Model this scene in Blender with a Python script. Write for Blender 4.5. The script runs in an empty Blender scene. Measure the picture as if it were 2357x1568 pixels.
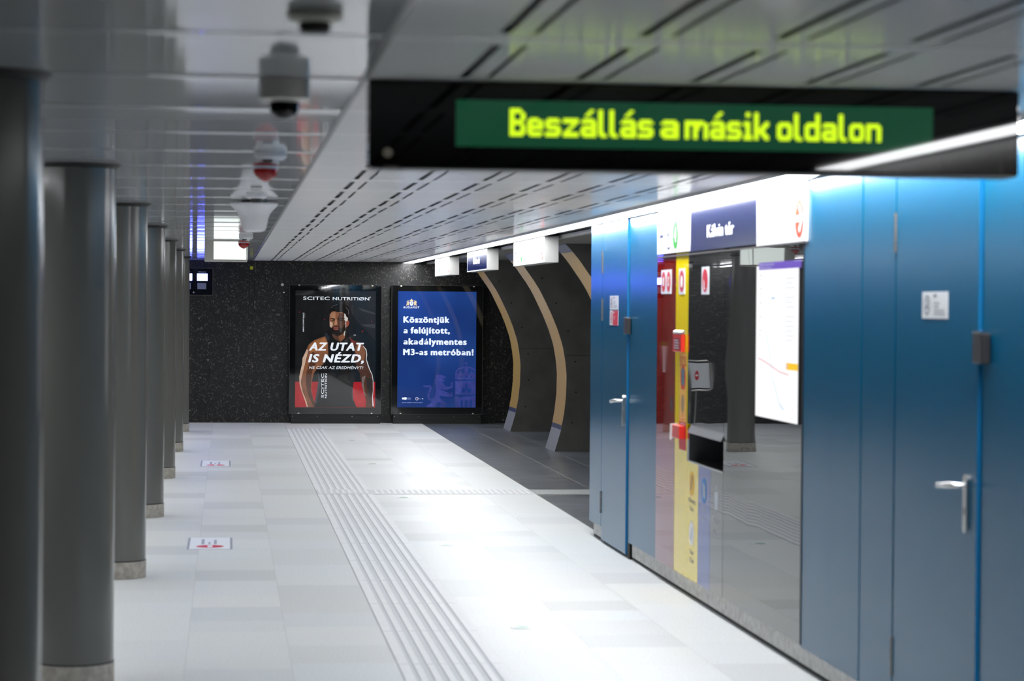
import bpy, math, random
from mathutils import Vector, Matrix

random.seed(7)
SC = bpy.context.scene
COL = SC.collection

# ------------------------------------------------------------------ camera
IMG_W, IMG_H, F_PX = 2357, 1568, 5565.0          # 85 mm lens on a 36 mm wide frame
CAM_Z, ROLL = 1.766, 0.0078
HALL_X, HALL_Y = 522.6, 698.3                    # where the lines along the hall converge
cy_ = Vector((HALL_X - IMG_W / 2, -(HALL_Y - IMG_H / 2), -F_PX)).normalized()
cz_ = Vector((ROLL, 1.0, -(ROLL * cy_.x + cy_.y) / cy_.z)).normalized()
cx_ = cy_.cross(cz_)
cam_data = bpy.data.cameras.new('camera')
cam_data.sensor_width = 36.0
cam_data.lens = F_PX / IMG_W * 36.0
cam_data.clip_end = 200
cam_data.dof.use_dof = True
cam_data.dof.focus_distance = 35.6
cam_data.dof.aperture_fstop = 4.0
cam = bpy.data.objects.new('camera', cam_data)
COL.objects.link(cam)
cam.matrix_world = Matrix.Translation((0, 0, CAM_Z)) @ Matrix((cx_, cy_, cz_)).to_4x4()
SC.camera = cam

# ------------------------------------------------------------------ world, exposure
world = bpy.data.worlds.new('world')
world.use_nodes = True
world.node_tree.nodes['Background'].inputs[0].default_value = (0.02, 0.022, 0.025, 1)
world.node_tree.nodes['Background'].inputs[1].default_value = 1.0
SC.world = world
SC.view_settings.view_transform = 'Standard'
SC.view_settings.look = 'None'
SC.view_settings.gamma = 1.0
SC.view_settings.use_curve_mapping = False
SC.view_settings.exposure = 0.0

LED_POWER = 27.0        # radiance of the light line above the blue wall
LEFT_LED_POWER = 11.0   # radiance of the light line beyond the columns


# ------------------------------------------------------------------ materials
def lin(c):
    out = []
    for v in c:
        v = v / 255.0
        out.append(v / 12.92 if v <= 0.04045 else ((v + 0.055) / 1.055) ** 2.4)
    return out


MATS = {}


def pbr(name, rgb, rough=0.5, metal=0.0, spec=0.5, coat=0.0, emit=None, strength=0.0):
    if name in MATS:
        return MATS[name]
    m = bpy.data.materials.new(name)
    m.use_nodes = True
    b = m.node_tree.nodes['Principled BSDF']
    b.inputs['Base Color'].default_value = (*lin(rgb), 1)
    b.inputs['Roughness'].default_value = rough
    b.inputs['Metallic'].default_value = metal
    b.inputs['Specular IOR Level'].default_value = spec
    b.inputs['Coat Weight'].default_value = coat
    b.inputs['Coat Roughness'].default_value = 0.03
    if emit is not None:
        b.inputs['Emission Color'].default_value = (*lin(emit), 1)
        b.inputs['Emission Strength'].default_value = strength
    MATS[name] = m
    return m


def glow(name, rgb, strength):
    """a surface that gives off light"""
    if name in MATS:
        return MATS[name]
    m = bpy.data.materials.new(name)
    m.use_nodes = True
    nt = m.node_tree
    nt.nodes.clear()
    e = nt.nodes.new('ShaderNodeEmission')
    e.inputs[0].default_value = (*lin(rgb), 1)
    e.inputs[1].default_value = strength
    o = nt.nodes.new('ShaderNodeOutputMaterial')
    nt.links.new(e.outputs[0], o.inputs[0])
    MATS[name] = m
    return m


def add_bump(m, scale, strength, dist=0.01, detail=2.0, stretch=(1, 1, 1)):
    nt = m.node_tree
    b = nt.nodes['Principled BSDF']
    tc = nt.nodes.new('ShaderNodeNewGeometry')
    mp = nt.nodes.new('ShaderNodeMapping')
    mp.inputs['Scale'].default_value = stretch
    n = nt.nodes.new('ShaderNodeTexNoise')
    n.inputs['Scale'].default_value = scale
    n.inputs['Detail'].default_value = detail
    bp = nt.nodes.new('ShaderNodeBump')
    bp.inputs['Strength'].default_value = strength
    bp.inputs['Distance'].default_value = dist
    nt.links.new(tc.outputs['Position'], mp.inputs['Vector'])
    nt.links.new(mp.outputs['Vector'], n.inputs['Vector'])
    nt.links.new(n.outputs['Fac'], bp.inputs['Height'])
    nt.links.new(bp.outputs['Normal'], b.inputs['Normal'])
    return m


def mottled(name, c1, c2, scale, rough=0.5, spec=0.5, stretch=(1, 1, 1), lo=0.35, hi=0.65, detail=6.0, attr=None, bump=0.0):
    """stone: noise between two colours, optionally times a per-tile tone attribute"""
    if name in MATS:
        return MATS[name]
    m = pbr(name, c1, rough, spec=spec)
    nt = m.node_tree
    b = nt.nodes['Principled BSDF']
    g = nt.nodes.new('ShaderNodeNewGeometry')
    mp = nt.nodes.new('ShaderNodeMapping')
    mp.inputs['Scale'].default_value = stretch
    n = nt.nodes.new('ShaderNodeTexNoise')
    n.inputs['Scale'].default_value = scale
    n.inputs['Detail'].default_value = detail
    r = nt.nodes.new('ShaderNodeValToRGB')
    r.color_ramp.elements[0].position = lo
    r.color_ramp.elements[1].position = hi
    r.color_ramp.elements[0].color = (*lin(c1), 1)
    r.color_ramp.elements[1].color = (*lin(c2), 1)
    nt.links.new(g.outputs['Position'], mp.inputs['Vector'])
    nt.links.new(mp.outputs['Vector'], n.inputs['Vector'])
    nt.links.new(n.outputs['Fac'], r.inputs['Fac'])
    out = r.outputs['Color']
    if attr:
        a = nt.nodes.new('ShaderNodeAttribute')
        a.attribute_name = attr
        mx = nt.nodes.new('ShaderNodeMix')
        mx.data_type = 'RGBA'
        mx.blend_type = 'MULTIPLY'
        mx.inputs[0].default_value = 1.0
        nt.links.new(out, mx.inputs[6])
        nt.links.new(a.outputs['Color'], mx.inputs[7])
        out = mx.outputs[2]
    nt.links.new(out, b.inputs['Base Color'])
    if bump:
        bp = nt.nodes.new('ShaderNodeBump')
        bp.inputs['Strength'].default_value = bump
        bp.inputs['Distance'].default_value = 0.002
        nt.links.new(n.outputs['Fac'], bp.inputs['Height'])
        nt.links.new(bp.outputs['Normal'], b.inputs['Normal'])
    return m


def dark_granite():
    """near-black stone full of small pale crystals lying at all angles"""
    m = pbr('dark_granite', (22, 22, 23), 0.32, spec=0.4)
    nt = m.node_tree
    b = nt.nodes['Principled BSDF']
    g = nt.nodes.new('ShaderNodeNewGeometry')
    wn = nt.nodes.new('ShaderNodeTexNoise')
    wn.inputs['Scale'].default_value = 5.0
    wn.inputs['Detail'].default_value = 3.0
    ad = nt.nodes.new('ShaderNodeVectorMath')
    ad.operation = 'MULTIPLY_ADD'
    ad.inputs[1].default_value = (0.35, 0.35, 0.35)
    nt.links.new(wn.outputs['Color'], ad.inputs[0])
    nt.links.new(g.outputs['Position'], wn.inputs['Vector'])
    nt.links.new(g.outputs['Position'], ad.inputs[2])
    mp = nt.nodes.new('ShaderNodeMapping')
    mp.inputs['Scale'].default_value = (1.0, 1.0, 0.55)
    nt.links.new(ad.outputs[0], mp.inputs['Vector'])
    v = nt.nodes.new('ShaderNodeTexVoronoi')
    v.inputs['Scale'].default_value = 44.0
    v.inputs['Randomness'].default_value = 1.0
    nt.links.new(mp.outputs['Vector'], v.inputs['Vector'])
    sep = nt.nodes.new('ShaderNodeSeparateColor')
    nt.links.new(v.outputs['Color'], sep.inputs[0])
    dr = nt.nodes.new('ShaderNodeMapRange')          # body of each crystal
    dr.inputs['From Min'].default_value = 0.30
    dr.inputs['From Max'].default_value = 0.44
    dr.inputs['To Min'].default_value = 1.0
    dr.inputs['To Max'].default_value = 0.0
    nt.links.new(v.outputs['Distance'], dr.inputs['Value'])
    pw = nt.nodes.new('ShaderNodeMath')
    pw.operation = 'POWER'
    pw.inputs[1].default_value = 2.2
    nt.links.new(sep.outputs[0], pw.inputs[0])
    mu = nt.nodes.new('ShaderNodeMath')
    mu.operation = 'MULTIPLY'
    nt.links.new(dr.outputs[0], mu.inputs[0])
    nt.links.new(pw.outputs[0], mu.inputs[1])
    r = nt.nodes.new('ShaderNodeValToRGB')
    r.color_ramp.elements[0].color = (*lin((24, 24, 25)), 1)
    r.color_ramp.elements[1].color = (*lin((108, 104, 97)), 1)
    nt.links.new(mu.outputs[0], r.inputs['Fac'])
    nt.links.new(r.outputs['Color'], b.inputs['Base Color'])
    return m


def pane_glass(name, tint=(255, 255, 255), ior=1.5):
    """thin clear pane: mirrors by Fresnel, lets the rest straight through"""
    m = bpy.data.materials.new(name)
    m.use_nodes = True
    nt = m.node_tree
    nt.nodes.clear()
    fr = nt.nodes.new('ShaderNodeFresnel')
    fr.inputs[0].default_value = ior
    tr = nt.nodes.new('ShaderNodeBsdfTransparent')
    tr.inputs[0].default_value = (*lin(tint), 1)
    gl = nt.nodes.new('ShaderNodeBsdfGlossy')
    gl.inputs['Roughness'].default_value = 0.02
    mx = nt.nodes.new('ShaderNodeMixShader')
    o = nt.nodes.new('ShaderNodeOutputMaterial')
    nt.links.new(fr.outputs[0], mx.inputs[0])
    nt.links.new(tr.outputs[0], mx.inputs[1])
    nt.links.new(gl.outputs[0], mx.inputs[2])
    nt.links.new(mx.outputs[0], o.inputs[0])
    return m


GRANITE = dark_granite()
FLOOR = mottled('pale_granite_tile', (206, 210, 211), (228, 231, 231), 90.0, 0.42, 0.45, attr='tone')
TACTILE = mottled('white_tactile_stone', (218, 220, 222), (234, 235, 237), 120.0, 0.5, 0.4)
TACTILE_GROOVE = mottled('grey_tactile_groove', (188, 191, 195), (212, 215, 218), 160.0, 0.6, 0.3)
ROUGH_BAND = mottled('bush_hammered_granite', (186, 188, 190), (222, 223, 224), 60.0, 0.6, 0.3)
DARK_BAND = mottled('light_band_granite', (120, 124, 126), (176, 180, 180), 60.0, 0.5, 0.4)
GROUT = pbr('grout', (206, 205, 202), 0.8)
DARK_TILE = mottled('dark_slate_tile', (40, 44, 51), (128, 136, 144), 2.2, 0.34, 0.5, stretch=(1, 11, 1), lo=0.32, hi=0.78, detail=9, attr='tone')
DARK_GROUT = pbr('pale_joint', (150, 148, 140), 0.7)
BASE_STONE = mottled('column_base_stone', (138, 133, 124), (168, 164, 156), 24.0, 0.55)
PLINTH = mottled('plinth_stone', (176, 174, 170), (208, 207, 204), 30.0, 0.5)
CEIL_L = pbr('glossy_grey_ceiling_metal', (204, 206, 210), 0.065, 0.0, 0.5)
CEIL_R = mottled('perforated_light_ceiling_metal', (226, 226, 227), (244, 244, 245), 55.0, 0.14, 0.22, stretch=(1, 1, 1), detail=1)
nt = CEIL_R.node_tree      # the holes scatter half of the light
df = nt.nodes.new('ShaderNodeBsdfDiffuse'); df.inputs[0].default_value = (*lin((232, 232, 233)), 1)
ms = nt.nodes.new('ShaderNodeMixShader'); ms.inputs[0].default_value = 0.5
out_ = [n for n in nt.nodes if n.type == 'OUTPUT_MATERIAL'][0]
nt.links.new(nt.nodes['Principled BSDF'].outputs[0], ms.inputs[1]); nt.links.new(df.outputs[0], ms.inputs[2]); nt.links.new(ms.outputs[0], out_.inputs[0])
SLOT = pbr('slot_grey', (112, 112, 112), 0.7)
VOID = pbr('dark_void', (12, 12, 13), 0.8)
SLAT = pbr('grey_slat', (122, 120, 116), 0.5)
BLUE = pbr('satin_blue_paint', (0, 88, 124), 0.21, 0.0, 0.2)
BLUE_EDGE = pbr('blue_edge_paint', (0, 104, 160), 0.35)
BLUE_DARK = pbr('dark_blue_backing', (2, 34, 60), 0.6)
COLUMN = pbr('grey_column_paint', (98, 98, 95), 0.17, 0.0, 0.5)
BLACK = pbr('black_rubber', (8, 8, 8), 0.6)
BLACK_GLOSS = pbr('black_acrylic', (6, 6, 7), 0.03, 0.0, 0.5)
BLACK_FRAME = pbr('black_frame_paint', (24, 24, 25), 0.4)
BORDER = pbr('black_border', (5, 5, 6), 0.6, spec=0.15)
DARK_GLASS = pbr('dark_grey_glass', (40, 41, 42), 0.015, 0.0, 0.95)
RED_GLASS = pbr('dark_red_glass', (128, 16, 10), 0.02, 0.0, 0.9)
YEL_GLASS = pbr('yellow_glass', (250, 222, 0), 0.03, 0.0, 0.6)
BLUE_GLASS = pbr('blue_glass', (44, 70, 158), 0.03, 0.0, 0.7)
GREY_GLASS = pbr('mid_grey_glass', (80, 82, 84), 0.02, 0.0, 0.8)
for m_ in (DARK_GLASS, RED_GLASS, YEL_GLASS, BLUE_GLASS, GREY_GLASS):
    add_bump(m_, 1.7, 0.05, 0.02, 1.0)
CHROME = pbr('brushed_steel', (200, 200, 198), 0.25, 1.0)
STEEL_GREY = pbr('grey_steel', (128, 124, 120), 0.4, 0.8)
RED_PLASTIC = pbr('red_plastic', (222, 48, 38), 0.3)
WHITE_PLASTIC = pbr('white_plastic', (222, 222, 226), 0.35)
CREAM_PLASTIC = pbr('cream_plastic', (236, 237, 222), 0.4)
GREY_PLASTIC = pbr('grey_camera_housing', (216, 213, 206), 0.25, 0.4)
DOME_BLACK = pbr('black_dome', (10, 10, 11), 0.05)
SIGN_WHITE = pbr('sign_white', (226, 228, 230), 0.3)
SIGN_SIDE = pbr('sign_grey_side', (152, 152, 150), 0.5)
SIGN_NAVY = pbr('sign_navy', (16, 28, 72), 0.12)
INK_NAVY = pbr('ink_navy', (24, 38, 84), 0.4)
INK_WHITE = pbr('ink_white', (240, 242, 245), 0.4)
INK_GREEN = pbr('ink_green', (30, 140, 44), 0.4)
INK_ORANGE = pbr('ink_orange', (214, 62, 14), 0.4)
INK_RED = pbr('ink_red', (206, 30, 46), 0.4)
INK_GREY = pbr('ink_grey', (104, 108, 122), 0.5)
INK_SILVER = pbr('ink_silver', (190, 196, 206), 0.4)
INK_YELLOW = pbr('ink_yellow', (240, 186, 40), 0.4)
INK_ORANGE_Y = pbr('ink_orange_yellow', (250, 192, 84), 0.3)
INK_BLUE = pbr('ink_light_blue', (36, 130, 205), 0.4)
INK_TEAL = pbr('ink_teal_picture', (66, 120, 138), 0.4)
STICKER = pbr('floor_sticker_white', (236, 240, 246), 0.4)
STICKER_GREY = pbr('floor_sticker_grey', (150, 156, 172), 0.5)
STICKER_INK = pbr('floor_sticker_ink', (136, 144, 166), .5)
STICKER_RED = pbr('floor_sticker_red', (214, 40, 68), 0.4)
GOLD = pbr('gold_enamel', (178, 147, 84), 0.25, 0.0, 0.12)
FIN = mottled('dark_concrete_panel', (84, 82, 79), (98, 96, 93), 3.0, 0.6, 0.3)
FIN_SKIRT = pbr('grey_metal_skirt', (128, 130, 136), 0.45)
FIN_TRIM = pbr('slate_blue_trim', (58, 64, 88), 0.4)
FRAME_STEEL = pbr('frame_steel', (190, 188, 184), 0.3, 0.9)
GLOW_LED = glow('light_line', (252, 253, 255), LED_POWER)
GLOW_LED_LEFT = glow('far_light_line', (252, 253, 255), LEFT_LED_POWER)
GLOW_BOX = glow('lit_panel_white', (244, 255, 250), 1.7)
GLOW_MAP = glow('lit_map_white', (250, 250, 252), 1.15)
GLOW_BLUE = glow('lit_blue_white', (84, 94, 255), 60.0)
GLASS = pane_glass('clear_pane')


# ------------------------------------------------------------------ mesh builder
_glyph_cache = {}


def _shape(body, bold, spacing=1.0):
    cu = bpy.data.curves.new('lettering_tmp', 'FONT')
    cu.body = body
    cu.offset = bold
    cu.resolution_u = 3
    ob = bpy.data.objects.new('lettering_tmp', cu)
    COL.objects.link(ob)
    dg = bpy.context.evaluated_depsgraph_get()
    me = bpy.data.meshes.new_from_object(ob.evaluated_get(dg))
    vs = [(v.co.x, v.co.y) for v in me.vertices]
    fs = [tuple(p.vertices) for p in me.polygons]
    bpy.data.objects.remove(ob)
    bpy.data.curves.remove(cu)
    bpy.data.meshes.remove(me)
    return vs, fs


def ribbon(pts, w):
    n = len(pts)
    L, R = [], []
    for i in range(n):
        x0, y0 = pts[max(i - 1, 0)]; x1, y1 = pts[min(i + 1, n - 1)]
        dx, dy = x1 - x0, y1 - y0
        l = math.hypot(dx, dy) or 1
        h = (w[i] if isinstance(w, (list, tuple)) else w) / 2
        L.append((pts[i][0] - dy / l * h, pts[i][1] + dx / l * h)); R.append((pts[i][0] + dy / l * h, pts[i][1] - dx / l * h))
    return L + R, [(i, i + 1, n + i + 1, n + i) for i in range(n - 1)]


def two_storey_a(acute, xh, w, bold):
    """lower-case a with a bowl and a hook, drawn in strokes"""
    T, B = 0.078 + 1.7 * bold, 0.07 + 0.75 * bold
    r, l = w - 0.045 - T / 2, 0.035 + T / 2
    top, bot, mid = xh + .012 - B / 2, B / 2 - .012, xh * .57
    strokes = [([(l - .005, xh - .10), (l + .05, top - .015), ((l + r) / 2, top), (r - .06, top - .012), (r - .015, top - .05), (r, xh * .66), (r, 0.0)], [B, B, B, B * 1.1, T * .95, T, T]),
               ([(r, mid - B / 2), ((l + r) / 2 + .03, mid - B / 2), (l + .035, mid - B * .75), (l, xh * .29), (l + .03, bot + .03), (l + .09, bot), (r - .07, bot + .02), (r, bot + .075)], [B, B, B * 1.05, T, T * .9, B, B, B])]
    if acute:
        strokes.append(([(r - .17, xh + .07), (r - .05, xh + .21)], [B, B * 1.2]))
    vs, fs = [], []
    for st, wd in strokes:
        a, b = ribbon(st, wd)
        o = len(vs)
        vs += [(p[0], p[1], len(vs) * .000004) for p in a]; fs += [tuple(i + o for i in f) for f in b]
    return vs, fs


def embolden(g, bold):
    """thicken a glyph by laying shifted copies over it"""
    if bold <= 0:
        return g
    vs, fs = [], []
    for k in range(12):
        t = 2 * math.pi * k / 12
        o = len(vs)
        vs += [(p[0] + bold * (1 + math.cos(t)), p[1] + bold * math.sin(t) * .6, k * .00004) for p in g[0]]
        fs += [tuple(i + o for i in f) for f in g[1]]
    return vs, fs


def glyphs(body, bold=0.0, shear=0.0, spacing=1.0):
    key = (body, bold, shear, spacing)
    if key in _glyph_cache:
        return _glyph_cache[key]

    def one(c):
        k = ('chr', c, bold)
        if k not in _glyph_cache:
            bar = max(p[0] for p in _shape('I', 0)[0])
            adv = max(p[0] for p in _shape(c + 'I', 0)[0]) - bar
            if c in 'aá':
                xh = max(p[1] for p in _shape('x', 0)[0])
                adv = xh * 1.02 + 2 * bold
                g = two_storey_a(c == 'á', xh, adv, bold)
            elif c == ' ':
                g = ([], [])
            else:
                g = embolden(_shape(c, 0), bold)
                adv += bold * 1.5
            _glyph_cache[k] = (g, adv)
        return _glyph_cache[k]
    vs, fs, x = [], [], 0.0
    for c in body:
        (gv, gf), adv = one(c)
        o = len(vs)
        vs += [(x + p[0] + shear * p[1], p[1], p[2] if len(p) > 2 else 0.0) for p in gv]
        fs += [tuple(i + o for i in f) for f in gf]
        x += adv * spacing
    _glyph_cache[key] = (vs, fs)
    return vs, fs


class MB:
    """collects shapes in world coordinates and links them as ONE mesh object"""

    def __init__(self):
        self.v, self.f, self.m, self.mats = [], [], [], []
        self.tones = None

    def mi(self, mat):
        if mat not in self.mats:
            self.mats.append(mat)
        return self.mats.index(mat)

    def add(self, vs, fs, mat):
        o = len(self.v)
        self.v += [tuple(p) for p in vs]
        k = self.mi(mat)
        for f in fs:
            self.f.append(tuple(i + o for i in f))
            self.m.append(k)
        return self

    def box(self, x0, x1, y0, y1, z0, z1, mat):
        x0, x1 = sorted((x0, x1)); y0, y1 = sorted((y0, y1)); z0, z1 = sorted((z0, z1))
        vs = [(x, y, z) for z in (z0, z1) for y in (y0, y1) for x in (x0, x1)]
        fs = [(0, 2, 3, 1), (4, 5, 7, 6), (0, 1, 5, 4), (2, 6, 7, 3), (0, 4, 6, 2), (1, 3, 7, 5)]
        return self.add(vs, fs, mat)

    def prism(self, pts, axis, a, b, mat, mat_side=None):
        """extrude a 2-D outline along x, y or z from a to b"""
        def P(p, t):
            return {'x': (t, p[0], p[1]), 'y': (p[0], t, p[1]), 'z': (p[0], p[1], t)}[axis]
        n = len(pts)
        self.add([P(p, a) for p in pts] + [P(p, b) for p in pts], [tuple(range(n)), tuple(range(2 * n - 1, n - 1, -1))], mat)
        self.add([P(p, a) for p in pts] + [P(p, b) for p in pts],
                 [(i, n + i, n + (i + 1) % n, (i + 1) % n) for i in range(n)], mat_side or mat)
        return self

    def lathe(self, prof, cx, cy, mat, n=32, squash=1.0):
        """prof: (radius, z) from one end to the other"""
        vs, fs = [], []
        for r, z in prof:
            for i in range(n):
                t = 2 * math.pi * i / n
                vs.append((cx + r * math.cos(t), cy + r * squash * math.sin(t), z))
        for k in range(len(prof) - 1):
            for i in range(n):
                j = (i + 1) % n
                fs.append((k * n + i, k * n + j, (k + 1) * n + j, (k + 1) * n + i))
        fs.append(tuple(range(n - 1, -1, -1)))
        fs.append(tuple((len(prof) - 1) * n + i for i in range(n)))
        return self.add(vs, fs, mat)

    def tube(self, pts, r, mat, n=10):
        vs, fs = [], []
        P = [Vector(p) for p in pts]
        for k, p in enumerate(P):
            d = (P[min(k + 1, len(P) - 1)] - P[max(k - 1, 0)]).normalized()
            up = Vector((0, 0, 1)) if abs(d.z) < 0.9 else Vector((1, 0, 0))
            a = d.cross(up).normalized(); b = d.cross(a).normalized()
            rr = r[k] if isinstance(r, (list, tuple)) else r
            for i in range(n):
                t = 2 * math.pi * i / n
                vs.append(p + a * rr * math.cos(t) + b * rr * math.sin(t))
        for k in range(len(P) - 1):
            for i in range(n):
                j = (i + 1) % n
                fs.append((k * n + i, k * n + j, (k + 1) * n + j, (k + 1) * n + i))
        fs.append(tuple(range(n))); fs.append(tuple((len(P) - 1) * n + i for i in range(n - 1, -1, -1)))
        return self.add(vs, fs, mat)

    # flat prints: fr maps (u, v, lift) to a world point
    def flat(self, fr, pts, mat, lift=0.001):
        return self.add([fr(u, v, lift) for u, v in pts], [tuple(range(len(pts)))], mat)

    def rect(self, fr, u0, v0, u1, v1, mat, lift=0.001):
        return self.flat(fr, [(u0, v0), (u1, v0), (u1, v1), (u0, v1)], mat, lift)

    def disc(self, fr, u, v, ru, rv, mat, lift=0.001, n=28, a0=0.0, a1=360.0, hole=0.0):
        ts = [math.radians(a0 + (a1 - a0) * i / n) for i in range(n + 1)]
        if hole:
            vs = [fr(u + ru * math.cos(t), v + rv * math.sin(t), lift) for t in ts] + \
                 [fr(u + hole * ru * math.cos(t), v + hole * rv * math.sin(t), lift) for t in ts]
            return self.add(vs, [(i, i + 1, n + 2 + i, n + 1 + i) for i in range(n)], mat)
        return self.flat(fr, [(u + ru * math.cos(t), v + rv * math.sin(t)) for t in ts[:-1 if a1 - a0 >= 360 else None]], mat, lift)

    def stroke(self, fr, pts, w, mat, lift=0.001):
        """polyline of width w (number or list)"""
        n = len(pts)
        L, R = [], []
        for i in range(n):
            x0, y0 = pts[max(i - 1, 0)]; x1, y1 = pts[min(i + 1, n - 1)]
            dx, dy = x1 - x0, y1 - y0
            l = math.hypot(dx, dy) or 1
            h = (w[i] if isinstance(w, (list, tuple)) else w) / 2
            L.append((pts[i][0] - dy / l * h, pts[i][1] + dx / l * h)); R.append((pts[i][0] + dy / l * h, pts[i][1] - dx / l * h))
        vs = [fr(u, v, lift) for u, v in L + R]
        return self.add(vs, [(i, i + 1, n + i + 1, n + i) for i in range(n - 1)], mat)

    def text(self, fr, body, u, v, width, cap, mat, lift=0.002, bold=0.0, shear=0.0, spacing=1.0):
        """lettering from (u, v), fitted to a width; cap = capital height; v may run up or down with the sign of cap"""
        vs, fs = glyphs(body, bold, shear, spacing)
        xs = [p[0] for p in vs]
        x0, x1 = min(xs), max(xs)
        sy = cap / 0.729
        out = []
        for x, y, d in vs:
            out.append(fr(u + (x - x0) / (x1 - x0) * width, v + y * sy, lift + d))
        return self.add(out, fs, mat)

    def build(self, name, parent=None, smooth=False, bevel=0.0, seg=2, label=None):
        base = Vector((0, 0, 0))
        p = parent
        if parent is not None:
            base = WORLD_POS[parent.name]
        vs = [tuple(Vector(q) - base) for q in self.v]
        if parent is None and self.v:
            xs = [q[0] for q in self.v]; ys = [q[1] for q in self.v]; zs = [q[2] for q in self.v]
            base = Vector(((min(xs) + max(xs)) / 2, (min(ys) + max(ys)) / 2, min(zs)))
            vs = [tuple(Vector(q) - base) for q in self.v]
        me = bpy.data.meshes.new(name)
        me.from_pydata(vs, [], self.f)
        for m in self.mats:
            me.materials.append(m)
        me.polygons.foreach_set('material_index', self.m)
        if self.tones is not None:
            at = me.color_attributes.new('tone', 'FLOAT_COLOR', 'CORNER')
            k = 0
            for fi, pl in enumerate(me.polygons):
                t = self.tones[fi]
                for _ in pl.vertices:
                    at.data[k].color = (t[0], t[1], t[2], 1); k += 1
        if smooth:
            for pl in me.polygons:
                pl.use_smooth = True
            try:
                me.set_sharp_from_angle(angle=math.radians(40))
            except Exception:
                pass
        me.update()
        ob = bpy.data.objects.new(name, me)
        COL.objects.link(ob)
        if bevel:
            b = ob.modifiers.new('bevel', 'BEVEL')
            b.width = bevel; b.segments = seg; b.limit_method = 'ANGLE'
        if parent is not None:
            ob.parent = parent
            WORLD_POS[ob.name] = base
        else:
            ob.location = base
            WORLD_POS[ob.name] = base
        if label:
            ob['label'] = label
        return ob


WORLD_POS = {}


def empty(name, loc):
    o = bpy.data.objects.new(name, None)
    o.empty_display_size = 0.1
    COL.objects.link(o)
    o.location = loc
    WORLD_POS[o.name] = Vector(loc)
    return o


def tag(o, label, cat, group=None, kind=None):
    o['label'] = label
    o['category'] = cat
    if group:
        o['group'] = group
    if kind:
        o['kind'] = kind
    return o


def thing(name, loc, label, cat, group=None):
    return tag(empty(name, loc), label, cat, group)


def struct(name, loc, label, cat):
    return tag(empty(name, loc), label, cat, kind='structure')


# frames for flat prints -------------------------------------------------
def on_right(x):      # u = distance along the hall, v = height; lifts toward the hall
    return lambda u, v, l: (x - l, u, v)


def on_back(y):       # facing the camera
    return lambda u, v, l: (u, y - l, v)


def on_floor(z):
    return lambda u, v, l: (u, v, z + l)


# ================================================================== SETTING
CEIL = 2.40
BACK = 36.0
WALL = 2.79           # face of the blue wall and its glass

# ---- floor
fl = struct('floor', (0, 18, 0), 'pale granite tile floor with a dark slate strip along the right', 'floor')
mb = MB(); tones = []
XS = [0.324 + 0.516 * k for k in range(-9, 5)] + [2.884]
for i in range(len(XS) - 1):
    if abs(XS[i] - 0.84) < 0.02:
        continue
    y = 4.6 + random.random() * 0.5
    while y < BACK:
        L = random.choice((0.6, 0.6, 0.6, 0.45, 0.75, 0.9))
        y1 = min(y + L, BACK)
        t = random.choice((1.0, 0.98, 0.96, 0.94, 1.02, 0.9, 0.99, 0.86, 1.0))
        b = random.uniform(-0.012, 0.014)
        if not (22.4 < (y + y1) / 2 < 23.0 and XS[i] > 1.3):
            mb.add([(XS[i] + .0015, y + .0012, 0), (XS[i + 1] - .0015, y + .0012, 0), (XS[i + 1] - .0015, y1 - .0012, 0), (XS[i] + .0015, y1 - .0012, 0)], [(0, 1, 2, 3)], FLOOR)
            tones.append((t - b, t, t + b))
        else:
            mb.add([(XS[i] + .0015, y, 0), (XS[i + 1] - .0015, y, 0), (XS[i + 1] - .0015, y1, 0), (XS[i] + .0015, y1, 0)], [(0, 1, 2, 3)], FLOOR)
            tones.append((1, 1, 1))
        y = y1
mb.tones = tones
mb.build('granite_tiles', fl)
mb = MB(); tones = []
DX = [2.888, 3.495, 3.96, 4.5, 5.1, 5.8, 6.5]
for i in range(len(DX) - 1):
    y = 1.0 + 0.4 * i
    while y < BACK:
        y1 = min(y + random.choice((1.2, 1.2, 0.9)), BACK)
        t = random.uniform(0.8, 1.15)
        mb.add([(DX[i] + .005, y + .006, 0), (DX[i + 1] - .005, y + .006, 0), (DX[i + 1] - .005, y1 - .006, 0), (DX[i] + .005, y1 - .006, 0)], [(0, 1, 2, 3)], DARK_TILE)
        tones.append((t, t, t * 1.02))
        y = y1
mb.tones = tones
mb.build('slate_tiles', fl)
mb = MB()
mb.box(-4.4, 2.886, 4.6, BACK + .1, -0.1, -0.0015, GROUT)
mb.box(-4.4, 2.886, -2.2, 4.6, -0.1, -0.0015, DARK_TILE)  # unseen dark floor near the camera, added to keep the first column dark
mb.box(2.886, 6.6, -2.2, BACK + .1, -0.1, -0.0015, DARK_GROUT)
mb.build('joint_bed_and_added_floor', fl)
# ribbed guide strip for the blind: eight ridges, seven grooves
mb = MB()
mb.box(0.842, 1.354, 4.6, 34.15, -0.001, 0.0005, TACTILE_GROOVE)
mb.box(0.842, 1.354, 34.15, 35.2, -0.001, 0.002, ROUGH_BAND)
y = 4.6
while y < 34.1:
    y1 = min(y + 1.2, 34.15)
    for k in range(8):
        w = 0.052 if k in (0, 7) else 0.034
        c = 0.842 + 0.026 + k * (0.512 - 0.052) / 7
        mb.box(c - w / 2, c + w / 2, y + .003, y1 - .003, 0, 0.005, TACTILE)
    y = y1
mb.build('ribbed_guide_strip', fl)
mb = MB()
mb.box(1.354, 2.884, 22.42, 22.98, 0, 0.002, ROUGH_BAND)
for k in range(26):
    x = 1.39 + k * 0.057
    mb.box(x, x + 0.026, 22.44, 22.96, 0.002, 0.005, TACTILE)
mb.box(0.842, 1.354, 22.42, 22.98, 0.0051, 0.0056, ROUGH_BAND)
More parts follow.
